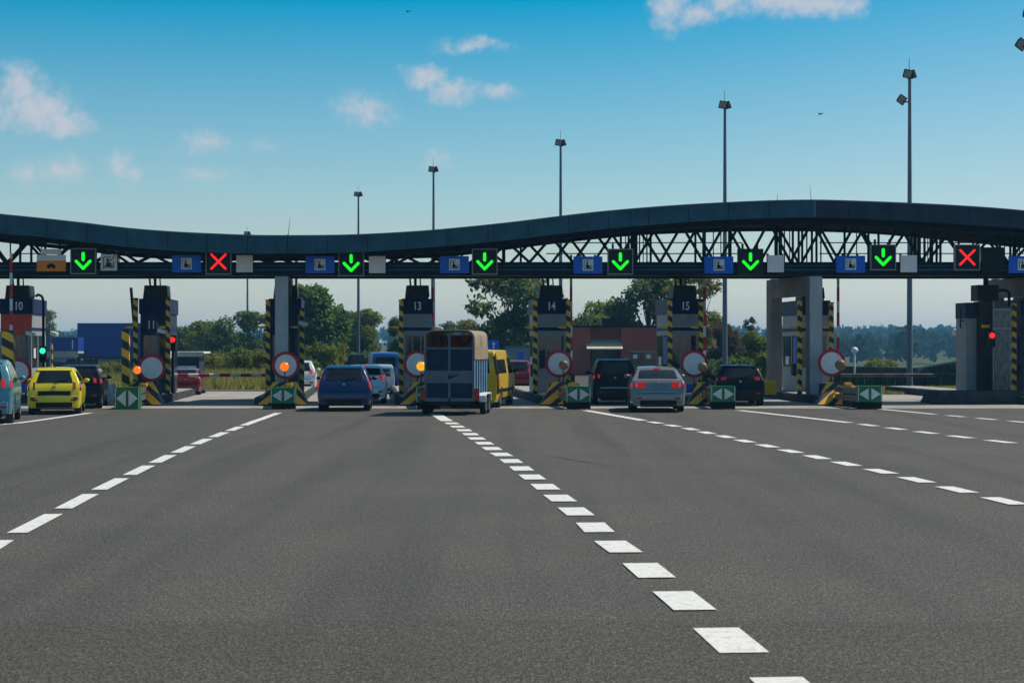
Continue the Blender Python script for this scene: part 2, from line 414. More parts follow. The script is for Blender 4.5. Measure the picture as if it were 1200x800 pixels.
n1 = t.new('ShaderNodeTexNoise'); t.l.new(co, n1.inputs['Vector']); n1.inputs['Scale'].default_value = 75; n1.inputs['Detail'].default_value = 5; n1.inputs['Roughness'].default_value = 0.62
sc = t.new('ShaderNodeSeparateColor'); t.l.new(n1.outputs['Color'], sc.inputs[0])
cv = t.new('ShaderNodeCombineXYZ')
t.l.new(t.math('ADD', az, t.math('MULTIPLY', t.math('SUBTRACT', sc.outputs[0], 0.5), 0.022)), cv.inputs[0])
t.l.new(t.math('ADD', el, t.math('MULTIPLY', t.math('SUBTRACT', sc.outputs[1], 0.5), 0.014)), cv.inputs[1])
# cumulus banks: bearing and height in hundredths of a radian, half sizes, density
CLOUDS = [(-27.4, 14.2, 1.1, 1.2, .85), (-26.6, 13.0, 1.9, 1.2, .8), (-25.0, 12.2, 1.4, .75, .75), (-28.8, 12.9, 1.0, 1.2, 0.63),
          (-27.0, 9.6, 1.0, .8, 0.58), (-25.1, 9.6, 1.3, .8, 0.56), (-22.1, 10.1, .8, .8, 0.60), (-21.5, 9.5, .8, .6, 0.53),
          (-17.4, 11.4, 1.5, .65, .5), (-14.1, 11.3, .9, .4, 0.48), (-17.4, 9.6, 1.6, .5, 0.44),
          (-8.4, 13.4, 1.5, 1.0, .62), (-4.9, 15.1, 1.2, .8, .72), (-3.4, 14.4, 1.5, .7, .66), (-.7, 14.4, 1.2, .45, 0.63),
          (-2.2, 17.0, 2.0, .45, 0.60), (-4.1, 10.6, .8, .6, 0.43),
          (9.0, 19.0, 1.1, 1.3, .75), (10.5, 18.6, 1.2, .8, .75), (12.1, 19.5, 1.4, .9, .8), (16.0, 19.4, 3.2, 1.0, .95), (18.6, 19.0, 1.3, .8, .75), (14.0, 20.3, 5.0, .8, .8),
          (-48, 19, 6, 2.2, .8), (-60, 12, 5, 1.6, .6), (45, 17, 6, 2, .8), (58, 26, 7, 3, .7), (-80, 30, 9, 4, .7), (120, 22, 12, 4, .7), (170, 28, 12, 5, .8), (-150, 18, 14, 4, .8)]
acc = None
for a, e, rx, ry, k in CLOUDS:
    mp = t.new('ShaderNodeMapping', vector_type='POINT')
    rx *= 1.6e-2; ry *= 1.6e-2
    mp.inputs['Scale'].default_value = (1 / rx, 1 / ry, 0); mp.inputs['Location'].default_value = (-a * 1e-2 / rx, -e * 1e-2 / ry, 0)
    t.l.new(cv.outputs[0], mp.inputs[0])
    ln = t.new('ShaderNodeVectorMath', operation='LENGTH'); t.l.new(mp.outputs[0], ln.inputs[0])
    g1 = t.math('MULTIPLY', t.math('SUBTRACT', 1.0, ln.outputs['Value'], clamp=True), k)
    acc = g1 if acc is None else t.math('MAXIMUM', acc, g1)
puff = t.noise(co, 160, 4, 0.6)
dens = t.math('MULTIPLY', t.ramp(t.math('ADD', acc, t.math('MULTIPLY', t.math('SUBTRACT', puff, 0.5), t.math('MULTIPLY', t.ramp(acc, 0.0, 0.25), 0.60))), 0.04, 0.74), t.math('ADD', 0.70, t.math('MULTIPLY', puff, 0.5)), clamp=True)
lit = t.mix(t.math('MULTIPLY', dens, 0.82), tint, (7.2, 7.2, 7.8))
t.l.new(lit, bg.inputs[0]); bg.inputs[1].default_value = 0.084

ld = bpy.data.lights.new('sun', 'SUN'); ld.energy = 4.8; ld.angle = math.radians(0.53); ld.color = (1.0, 0.93, 0.82)
lo = bpy.data.objects.new('sun', ld); COL.objects.link(lo)
S = Vector((math.sin(SUN_AZ) * math.cos(SUN_EL), math.cos(SUN_AZ) * math.cos(SUN_EL), math.sin(SUN_EL)))
lo.rotation_euler = S.to_track_quat('Z', 'Y').to_euler(); lo.location = S * 60
cd = bpy.data.cameras.new('camera'); cam = bpy.data.objects.new('camera', cd); COL.objects.link(cam)
cam.location = (0, 0, CH); cam.rotation_euler = (PI / 2, 0, 0)
cd.sensor_width = 36; cd.lens = F / 1200 * 36; cd.shift_y = 5 / 1200
cd.clip_start = 0.1; cd.clip_end = 6000
cd.dof.use_dof = True; cd.dof.focus_distance = 62; cd.dof.aperture_fstop = 5.6
scene.camera = cam
scene.render.engine = 'CYCLES'
scene.cycles.use_denoising = True
scene.cycles.max_bounces = 8; scene.cycles.volume_bounces = 1
scene.view_settings.view_transform = 'Standard'; scene.view_settings.look = 'None'; scene.view_settings.gamma = 1.0
scene.view_settings.exposure = 0.0
# ---------------------------------------------------------------- toll canopy
YF, YB = 66.0, 71.0                                   # canopy front and back
def interp(tab, x):
    if x <= tab[0][0]: return tab[0][1]
    for (x0, y0), (x1, y1) in zip(tab[:-1], tab[1:]):
        if x <= x1:
            return y0 + (y1 - y0) * (x - x0) / (x1 - x0)
    return tab[-1][1]
def cr(tab, x):
    """smooth (Catmull-Rom) reading of a table"""
    n = len(tab); k = 0
    while k < n - 2 and x > tab[k + 1][0]: k += 1
    p = [tab[max(0, min(n - 1, k + i))] for i in (-1, 0, 1, 2)]
    x0, x1 = p[1][0], p[2][0]; u = (x - x0) / (x1 - x0); u = max(-.2, min(1.2, u)); h = x1 - x0
    m1 = (p[2][1] - p[0][1]) / max(1e-6, p[2][0] - p[0][0]) * h; m2 = (p[3][1] - p[1][1]) / max(1e-6, p[3][0] - p[1][0]) * h
    return ((2 * u**3 - 3 * u**2 + 1) * p[1][1] + (u**3 - 2 * u**2 + u) * m1 + (-2 * u**3 + 3 * u**2) * p[2][1] + (u**3 - u**2) * m2)
TOP = [(-220, 232), (-100, 241), (0, 252), (50, 257), (100, 262.5), (150, 268.5), (200, 272.5), (250, 275), (300, 276.8), (350, 277), (400, 276.5), (450, 274.5), (500, 271.3), (550, 266.8), (600, 261.5), (650, 255.3), (700, 249.5), (750, 245), (800, 241.3), (850, 238.5), (900, 236.4), (955, 235.5), (1000, 236.6), (1050, 238.5), (1100, 240.8), (1150, 243.8), (1200, 248), (1320, 262), (1420, 276)]
BOT = [(-220, 252), (-100, 261), (0, 273), (50, 278), (100, 283.6), (150, 289.5), (200, 293.6), (250, 296), (300, 297.2), (350, 297), (400, 296), (450, 293.6), (500, 290), (550, 286), (600, 281), (650, 275), (700, 269.3), (750, 264.6), (800, 260.6), (850, 257.5), (900, 255.6), (955, 254.6), (1000, 256), (1050, 258.5), (1100, 261.2), (1150, 264.5), (1200, 268), (1320, 282), (1420, 296)]
SOF = [(-220, 260), (-100, 270), (0, 281), (50, 287), (100, 292), (150, 298), (200, 301), (250, 302.5), (300, 303), (400, 302.5), (470, 300.5), (520, 299), (560, 294.5), (600, 289.3), (650, 283), (700, 277.5), (750, 273), (800, 271), (850, 269.5), (900, 269), (955, 269.5), (1000, 271), (1050, 274), (1100, 278), (1150, 283), (1200, 287.5), (1320, 300), (1420, 312)]
KINK = 955
def yfront(px):                                       # right of the seam the front edge swings a little away
    return YF + (0.0 if px < KINK else (px - KINK) / 245 * 1.0)
PXS = list(range(-200, 1401, 10))
PXS = sorted(set(PXS + [KINK]))
canopy = thing('toll_canopy', 'long wave-shaped dark blue canopy on an open steel truss spanning all toll lanes', 'canopy', (0, 68.5, 0))
ORI = Vector((0, 68.5, 0))
def L(x, y, z): return (x, y - 68.5, z)
def strip(rows): return MB().grid([[L(*p) for p in r] for r in rows])
def fascia(pxs):
    a = []; 
    for px in pxs:
        Y = yfront(px); x = gx(px, Y); zt = gz(cr(TOP, px), Y); zb = gz(cr(BOT, px), Y)
        a.append([(x, Y, zt), (x, Y, zb), (x, Y + .10, zb), (x, Y + .10, zt), (x, Y, zt)])
    return strip(a)
left = [p for p in PXS if p <= KINK]; right = [p for p in PXS if p >= KINK]
fl = fascia(left).build('fascia', M['steel_navy'], canopy, smooth=40)
M['steel_navy_shaded'] = mat('shade-toned navy steel', (0.030, 0.045, 0.068), 0.6, 0.0, 0.2, 1.5, streak=0.25)  # same navy steel, its weaker sky reflection painted into the base colour
fr = fascia(right).build('fascia', M['steel_navy_shaded'], canopy, smooth=40)
fr['label'] = 'shade-toned right stretch of the fascia beyond the seam'
# panel joints standing slightly proud of the fascia
for px in range(-180, 1390, 47):
    if abs(px - KINK) < 12: continue
    Y = yfront(px); x = gx(px, Y)
    MB().box(x - .012, x + .012, Y - .006 - 68.5, Y + .004 - 68.5, gz(cr(BOT, px), Y) + .02, gz(cr(TOP, px), Y) - .02).build('panel_joint', M['steel_dark'], canopy)
mb = MB(); Y = YF; x = gx(KINK, Y)
mb.box(x - .03, x + .03, Y - .012 - 68.5, Y + .004 - 68.5, gz(254, Y), gz(236, Y)); mb.build('seam_cover', M['galv'], canopy)
mb = MB(); rows = []
for px in PXS:                                         # cap flashing catching the light along the top edge
    Y = yfront(px); x = gx(px, Y); z = gz(cr(TOP, px), Y)
    rows.append([(x, Y - .03, z + .005), (x, Y - .03, z + .05), (x, Y + .16, z + .05), (x, Y + .16, z + .005), (x, Y - .03, z + .005)])
strip(rows).build('cap_flashing', M['galv'], canopy, smooth=40)
rows = []; rows2 = []
for px in PXS:
    Y = yfront(px); x = gx(px, Y); zb = gz(cr(BOT, px), Y); zt = gz(cr(TOP, px), Y)
    zr = gz(cr(SOF, px), YB)
    rows.append([(x, Y + .10, zb + .03), (x, (Y + YB) / 2, (zb + zr) / 2 + .02), (x, YB, zr)])
    rows2.append([(x, Y + .10, zt - .02), (x, (Y + YB) / 2, zt + .05), (x, YB, zt - .15), (x, YB, zr)])
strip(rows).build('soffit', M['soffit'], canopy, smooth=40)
strip(rows2).build('roof', M['roof_felt'], canopy, smooth=40)
X0, X1 = gx(-190, 68), gx(1390, 68)
ZB0, ZB1 = 4.94, 5.42
for (y0, nm) in ((67.4, 'front_beam'), (70.3, 'rear_beam')):
    b = MB().box(X0, X1, y0 - 68.5, y0 + .35 - 68.5, ZB0, ZB1 - .06)
    b.box(X0, X1, y0 - .05 - 68.5, y0 + .40 - 68.5, ZB1 - .06, ZB1)
    b.box(X0, X1, y0 - .05 - 68.5, y0 + .40 - 68.5, ZB0 - .04, ZB0)
    b.build('bottom_beam', M['steel_dark'], canopy)
mb = MB()
mb.tube(L(X0, 67.33, 5.12), L(X1, 67.33, 5.12), .05); mb.tube(L(X0, 67.33, 5.27), L(X1, 67.33, 5.27), .028)
mb.build('cable_duct', M['steel_navy'], canopy)
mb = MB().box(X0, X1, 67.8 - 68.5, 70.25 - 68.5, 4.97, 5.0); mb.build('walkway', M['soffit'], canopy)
def px_of(x, Y): return x / Y * F + CX
def zsoff(x, Y):
    px = px_of(x, YF); f = (Y - YF) / (YB - YF)
    return gz(cr(BOT, px), YF) * (1 - f) + gz(cr(SOF, px_of(x, YB)), YB) * f
for y0, off, r in ((67.55, 0.0, .055), (70.45, 0.84, .055)):
    mb = MB(); P = 1.68; x = X0 + off; up = False; tops = []
    while x < X1 - P:
        xa, xb = x, x + P / 2
        za, zb_ = (ZB1, zsoff(xb, y0)) if not up else (zsoff(xa, y0), ZB1)
        if max(za, zb_) - ZB1 > .12:
            mb.tube(L(xa, y0, za), L(xb, y0, zb_), r, n=6)
        up = not up; x += P / 2
    mb.build('truss_web', M['steel_dark'], canopy)
    mb = MB(); rows = []
    for px in PXS[2:-2]:
        x = gx(px, y0); z = zsoff(x, y0)
        rows.append([(x, y0 - .08, z + .04), (x, y0 - .08, z - .12), (x, y0 + .08, z - .12), (x, y0 + .08, z + .04)])
    strip(rows).build('top_chord', M['steel_dark'], canopy, smooth=40)
# hangers and pipe bundles standing in the truss
mb = MB(); rr = random.Random(3)
for c0, n, wd in ((745, 9, 34), (935, 11, 52), (1085, 8, 34), (1180, 6, 30), (600, 2, 20), (835, 5, 40), (1010, 4, 40), (30, 4, 36), (120, 3, 40)):
    for k in range(n):
        px = c0 - wd / 2 + wd * k / max(1, n - 1) + rr.uniform(-1, 1); y = rr.choice([67.7, 68.6, 69.4, 70.2])
        x = gx(px, y); z = zsoff(x, y)
        if z > ZB1 + .1: MB().tube(L(x, y, ZB1 - .1), L(x, y, z + .02), rr.choice([.022, .03, .05, .08]), n=6).build('hanger', M['steel_dark'], canopy)
mb = MB()
for z in (ZB1 + .42, ZB1 + .85):
    for pa, pb in ((640, 870), (960, 1210), (20, 60)):
        mb.tube(L(gx(pa, 69.2), 69.2, z), L(gx(pb, 69.2), 69.2, z), .022, n=6)
mb.build('handrail', M['steel_navy'], canopy)
for px, t0, t1, lean in ((951, 217, 237, .06), (911, 227, 238, 0), (337, 255, 278, -.1)):
    b = gz(t1, YF + .6); h = gz(t0, YF + .6); x = gx(px, YF + .6)
    mb = MB().tube(L(x, YF + .6, b - .15), L(x - lean, YF + .6, h), .014, .006, n=6).tube(L(x, YF + .6, b - .1), L(x, YF + .6, b + .1), .03, n=6)
    mb.build('rod_aerial', M['dark_metal'], canopy)

# ---------------------------------------------------------------- portal frames carrying the canopy
AX = lambda pxb, Y: gx(pxb, 70.0) - 0.0785 * (Y - 70.0)      # x on the island axis through column pxb at 70 m
M['cladding'] = mat('pale ribbed cladding', (0.46, 0.46, 0.48), 0.5, 0, 0.1, 2, streak=0.3)
def portal(px, label, w=.52, y0=67.2, y1=72.4, rz=ROADROT, tall=ZB0 - .06):
    x = gx(px, y0)
    t = thing('portal_frame', label, 'support frame', (x, y0, 0), rz, 'concrete portal frames')
    leg = MB().box(-w / 2, w / 2, 0, .42, .3, tall)
    leg.build('leg', M['concrete'], t, bevel=.02)
    MB().box(-w / 2 + .02, w / 2 - .02, -.03, -.003, .34, tall - .03).build('cladding', M['cladding'], t)
    rb = MB()
    for k in range(5): rb.box(-w / 2 + .08 + k * .1, -w / 2 + .105 + k * .1, -.05, -.032, .35, tall - .05)
    rb.build('cladding_rib', M['cladding'], t)
    l = y1 - y0
    MB().box(-w / 2 + .04, w / 2 - .04, l - .7, l, .3, 4.9).build('leg', M['concrete'], t, bevel=.02)
    MB().box(-w / 2 + .01, w / 2 - .01, .422, l - .702, 4.15, 4.9).build('crossbeam', M['concrete'], t, bevel=.02)
    mb = MB()
    for y in (.21, l - .35): mb.tube((0, y, tall - .02), (0, y, tall + .06), .16, n=12)
    mb.build('bearing', M['dark_metal'], t)
    mb = MB().path([(w / 2 + .05, .2, .4), (w / 2 + .05, .2, 2.0), (w / 2 + .05, .2, tall - .2)], .035); mb.build('cable_duct', M['dark_metal'], t)
    return t
portal(330, 'pale concrete column standing over the island between barred lane and blue hatchback')
portal(956, 'concrete portal of two legs and a beam over the island right of the dark hatchback', rz=math.radians(10.5))
portal(1236, 'concrete portal at the right picture edge with its beam over a black cabinet', rz=math.radians(11.5))

# ---------------------------------------------------------------- islands and booths
M['number_white'] = mat('bright number film', (0.88, 0.88, 0.88), 0.5, 0, 0.04, 3)
def to_text(n, size, par, loc): return lettering(n, size, M['number_white'], par, loc)
ISL = [(20, '10'), (180, '11'), (333, '12'), (488, '13'), (645, '14'), (801, '15'), (953, '16'), (1172, '17')]
WHERE = {'10': 'beside the yellow hatchback', '11': 'behind the leftmost round sign with an orange lamp', '12': 'around the pale concrete column', '13': 'behind the horse trailer', '14': 'between the yellow van and the dark estate car',
         '15': 'between the silver saloon and the dark hatchback', '16': 'right of the dark hatchback', '17': 'at the right picture edge'}
def island(px, key):
    x = AX(px, 66)
    t = thing('toll_island', 'raised dark concrete lane island ' + WHERE[key], 'traffic island', (x, 66, 0), ROADROT, 'toll islands')
    y0 = -1.2
    o = [(-.85, y0 + .4), (-.5, y0), (.5, y0), (.85, y0 + .4), (.85, 17), (-.85, 17)]
    MB().prism(o, 0, .28, 'z').build('kerb', M['kerb'], t, bevel=.03)
    o = [(-.72, y0 + .5), (-.45, y0 + .14), (.45, y0 + .14), (.72, y0 + .5), (.72, 16.8), (-.72, 16.8)]
    MB().prism(o, .281, .30, 'z').build('paving', M['paving'], t)
for px, key in ISL: island(px, key)

def booth(px, key, label, w=1.24, head='navy', body='booth_grey', digits=True, y=70.0, shade=False):
    """box office: front faces the camera at local y = 0"""
    x = gx(px, y)
    t = thing('toll_booth', label, 'toll booth', (x, y, 0), ROADROT, 'toll booths')
    hw, d = w / 2, 3.0
    b = MB()
    b.box(-hw, hw, 0, d, .30, 1.30)                     # lower panels
    b.box(-hw, -hw + .12, 0, .12, 1.30, 2.62).box(hw - .12, hw, 0, .12, 1.30, 2.62)
    b.box(-hw, -hw + .12, d - .12, d, 1.30, 2.62).box(hw - .12, hw, d - .12, d, 1.30, 2.62)
    b.box(-hw, -hw + .10, 1.3, 1.42, 1.30, 2.62).box(hw - .10, hw, 1.3, 1.42, 1.30, 2.62)
    b.box(-hw, hw, 0, d, 2.62, 3.47)
    b.build('cabin', M[body], t, bevel=.015)
    MB().box(-hw + .03, hw - .03, .04, d - .04, 1.30, 2.62).build('glazing', M['pane'], t)
    g = MB()
    for xx in (-.22, .12): g.box(xx, xx + .05, .015, .038, 1.3, 2.62)
    g.build('window_frame', M['frame_grey'], t)
    hd = MB().box(-hw - .05, hw + .05, -.05, d + .05, 3.472, 4.08).build('header', M[head], t, bevel=.015)
    if digits:
        to_text(key, .46, hd, (.0 if px > 100 else .10, -.056, 3.775))
    st = MB()
    st.box(-hw + .02, hw - .02, -.01, .002, 2.80, 2.93)
    st.box(-hw - .01, -hw + .002, .05, d - .05, 2.80, 2.93).box(hw - .002, hw + .01, .05, d - .05, 2.80, 2.93)
    st.build('stripe', M['navy'], t)
    MB().box(-hw - .012, -hw + .028, .45, 1.0, 1.35, 2.55).build('poster', M['blue_sign'], t)
    MB().box(-hw - .02, -hw + .02, 1.75, 2.35, 1.4, 1.75).box(hw - .02, hw + .018, .4, .8, 1.7, 2.1).build('notice', M['white'], t)
    MB().box(-hw - .16, -hw - .005, .5, .85, .95, 1.45).build('card_machine', M['dark_metal'], t, bevel=.02)
    ac = MB().prism([(-.48, 4.082), (.44, 4.082), (.5, 4.2), (.46, 4.62), (-.42, 4.62)], .15, 1.3)
    ac.box(-.36, .36, .13, .152, 4.2, 4.5); ac.build('air_conditioner', M['dark_metal'], t, bevel=.02)
    c = MB().tube((-.25, .7, 4.6), (-.30, .7, 5.1), .04).tube((-.06, .7, 4.6), (-.06, .7, 5.1), .06).tube((.15, .7, 4.6), (.12, .7, 5.1), .028)
    c.build('conduit', M['steel_dark'], t)
    return t
b10 = booth(19, '10', 'toll booth 10 with navy number header over red panels', 1.2, y=70)
MB().box(-.61, .61, -.02, -.002, 2.62, 3.46).build('red_panel', M['booth_red'], b10)
MB().box(-.61, .61, -.02, -.002, .32, 1.28).build('red_panel', M['booth_red'], b10)
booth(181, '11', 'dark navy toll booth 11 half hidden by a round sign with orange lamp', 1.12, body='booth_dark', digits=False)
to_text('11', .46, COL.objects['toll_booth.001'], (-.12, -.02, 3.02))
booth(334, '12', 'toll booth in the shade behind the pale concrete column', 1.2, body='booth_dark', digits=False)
booth(489, '13', 'grey toll booth 13 left of the horse trailer', 1.16)
booth(646, '14', 'grey toll booth 14 right of the yellow van', 1.22)
booth(803, '15', 'grey toll booth 15 above the roof of the silver saloon', 1.34)
booth(954, '16', 'grey toll booth without a visible number behind the concrete portal', 1.25, digits=False, y=72.6)
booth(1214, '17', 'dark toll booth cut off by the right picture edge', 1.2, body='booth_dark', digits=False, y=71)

# ---------------------------------------------------------------- striped clearance posts
def clear_post(px, top, bot, label, w=.17, Y=69.3, m='hazard', bracket=True, grp='slim yellow black posts beside the booths'):
    z1 = gz(top, Y); z0 = max(.25, gz(bot, Y)) if bot < 470 else .25
    x = gx(px, Y)
    t = thing('striped_post', label, 'post', (x, Y, 0), ROADROT, grp)
    MB().box(-w / 2, w / 2, -w / 2, w / 2, .28, z1).build('post', M[m], t, bevel=.01)
    MB().box(-w / 2 - .05, w / 2 + .05, -w / 2 - .05, w / 2 + .05, .28, .31).build('foot_plate', M['dark_metal'], t)
    if bracket:
        MB().box(-w / 2 - .22, -w / 2, -.05, .05, 2.88, 2.98).tube((-w / 2 - .22, 0, 2.93), (-w / 2 - .34, 0, 2.93), .035).build('bracket', M['yellow'], t)
    MB().box(-w / 2 - .02, w / 2 + .02, -w / 2 - .02, w / 2 + .02, z1, z1 + .03).build('cap', M['dark_metal'], t)
clear_post(159, 350, 470, 'slim striped post at the left side of booth 11')
clear_post(197, 350, 470, 'slim striped post at the right side of booth 11 by the red signal')
clear_post(314, 352, 470, 'slim striped post left of the pale concrete column')
clear_post(354, 362, 470, 'slim striped post right of the pale concrete column behind a raised barrier')
clear_post(470, 352, 470, 'slim striped post at the left side of booth 13')
clear_post(627, 352, 470, 'slim striped post at the left side of booth 14')
clear_post(666, 352, 470, 'slim striped post at the right side of booth 14')
clear_post(785, 352, 470, 'slim striped post at the left side of booth 15')
clear_post(821, 354, 470, 'slim striped post at the right side of booth 15')
clear_post(937, 352, 470, 'slim striped post between the two legs of the concrete portal')
clear_post(974, 355, 470, 'slim striped post right of the concrete portal')
clear_post(1188, 355, 470, 'slim striped post by the glazed screen at the right picture edge')
clear_post(147.5, 387, 470, 'broad striped post standing free left of booth 11', w=.27, Y=64.5, m='hazard_big', bracket=False, grp='broad yellow black posts')
clear_post(10, 388, 470, 'broad striped post in front of booth 10 behind the pale blue car', w=.42, Y=65.5, m='hazard_big', bracket=False, grp='broad yellow black posts')
clear_post(60, 400, 470, 'striped post beyond the yellow hatchback right of booth 10', w=.12, Y=76, m='hazard', bracket=False, grp='slim yellow black posts beside the booths')

# ---------------------------------------------------------------- barriers
def barrier(px, top, label, Y=71.0, arm='up', to_px=None, col='arm', lean=0.0):
    x = gx(px, Y)
    t = thing('barrier_gate', label, 'barrier', (x, Y, 0), 0, 'lane barriers')
    MB().box(-.16, .16, -.16, .16, .28, 1.05).build('housing', M['booth_dark'], t, bevel=.02)
    if arm == 'up':
        z1 = gz(top, Y)
        MB().prism([(-.06, .9), (.06, .9), (.05 + lean, z1), (-.05 + lean, z1)], -.24, -.19).build('arm', M[col], t)
        MB().lathe([(.0, -.25), (.11, -.25), (.11, -.17), (0, -.17)], (0, 0, .98), 'y', 12).build('hub', M['dark_metal'], t)
    else:
        dx = gx(to_px, Y) - x; s = 1 if dx > 0 else -1
        MB().tube((dx, -.215, 1.01), (0, -.215, 1.01), .065, .07, 10).build('arm', M[col], t, smooth=40)
        MB().lathe([(.0, -.25), (.12, -.25), (.12, -.17), (0, -.17)], (0, 0, 1.01), 'y', 12).build('hub', M['dark_metal'], t)
    return t
barrier(348, 298, 'raised red and white barrier arm right of the pale concrete column')
barrier(507, 299, 'raised red and white barrier arm right of booth 13')
barrier(669, 299, 'raised red and white barrier arm right of booth 14')
barrier(825, 298, 'raised red and white barrier arm right of booth 15')
barrier(981, 318, 'raised red and white barrier arm right of the concrete portal')
barrier(15, 297, 'raised red and white barrier arm in front of booth 10', Y=67.5)
barrier(201, 0, 'lowered red and white barrier arm closing the lane right of booth 11', arm='down', to_px=326, col='arm_flat')
M['arm_shaded'] = stripes('shade-darkened barrier stripes', (0.03, 0.03, 0.03), (0.07, 0.065, 0.065), 0.85, 1.0, 0.0, 0.5, dirt=0.5, dy=0.0)  # red and white arm in shade; the darkness is painted into both stripes
barrier(1160, 0, 'lowered dark barrier arm closing the lane left of the glazed screen', arm='down', to_px=984, col='arm_shaded')
t = thing('barrier_gate', 'tilted dark barrier arm rising above the left striped post of booth 11', 'barrier', (gx(162, 71.5), 71.5, 0), 0, 'lane barriers')
MB().box(-.15, .15, -.15, .15, .28, 1.05).build('housing', M['booth_dark'], t)
MB().tube((0, 0, .95), (gx(153.5, 71.5) - gx(162, 71.5), 0, gz(337, 71.5)), .06, n=6).build('arm', M['black'], t)

# ---------------------------------------------------------------- round no-entry signs, warning lamps, cushions, arrow boxes
def round_sign(px, py, label, Y=66.6, lx=0.0):
    x = gx(px, Y); zc = gz(py, Y); r = .52
    t = thing('round_sign', label, 'road sign', (x, Y, .30), 0, 'round white signs with red rims')
    z = zc - .30
    MB().lathe([(0, .0), (r * .80, 0), (r * .80, .025), (0, .025)], (0, -.03, z), 'y', 40).build('sign_face', M['plate_grey'], t, smooth=30)
    MB().lathe([(r * .795, -.006), (r, -.006), (r + .008, .01), (r, .028), (r * .795, .028)], (0, -.03, z), 'y', 40, ring=True).build('rim', M['red'], t, smooth=30)
    MB().tube((0, .03, 0), (0, .03, z + .3), .035).build('pole', M['galv'], t)
    MB().box(-.30, .30, -.06, .08, .12, .44).build('base_panel', M['blue_sign'], t, bevel=.015)
SIGNS = [(178, 431, 'round red-rimmed white sign in front of booth 11'), (335, 428, 'round red-rimmed white sign at the foot of the pale concrete column'), (489, 426.5, 'round red-rimmed white sign half hidden by the horse trailer'),
         (655, 426, 'round red-rimmed white sign in front of booth 14'), (813.5, 426, 'round red-rimmed white sign between the silver saloon and the dark hatchback'), (974.5, 425, 'round red-rimmed white sign right of the concrete portal')]
for s in SIGNS: round_sign(*s)
round_sign(21, 436, 'round red-rimmed white sign behind the broad striped post at booth 10', Y=67.2)

def warn_lamp(px, py, label, m, Y=63.6, r=.155):
    x = gx(px, Y); z = gz(py, Y)
    t = thing('warning_lamp', label, 'warning lamp', (x, Y, .3), 0, 'amber warning lamps on the islands')
    z -= .3
    MB().tube((0, .08, 0), (0, .08, z - r * .8), .022).build('pole', M['dark_metal'], t)
    MB().lathe([(0, .02), (r * .9, .02), (r, .05), (r * .95, .14), (r * .5, .19), (0, .20)], (0, -.06, z), 'y', 24).build('housing', M['dark_metal'], t, smooth=40)
    MB().lathe([(0, -.10), (r * .45, -.09), (r * .80, -.05), (r * .95, .02)], (0, -.05, z), 'y', 24).build('lens', M[m], t, smooth=60)
warn_lamp(161, 433.5, 'lit orange lamp at the left rim of the round sign by booth 11', 'lamp_orange')
warn_lamp(333.5, 429.5, 'lit orange lamp in front of the round sign by the pale column', 'lamp_orange', Y=62.6, r=.175)
warn_lamp(493.5, 429, 'lit yellow lamp beside the left edge of the horse trailer', 'lamp_yellow', r=.18)
warn_lamp(660.5, 427.5, 'unlit amber lamp in front of the round sign by booth 14', 'lamp_off', r=.18)
warn_lamp(823.5, 430, 'unlit amber lamp in front of the round sign beside the dark hatchback', 'lamp_off', r=.18)
warn_lamp(985, 427.5, 'unlit amber lamp in front of the round sign by the concrete portal', 'lamp_off', r=.2)

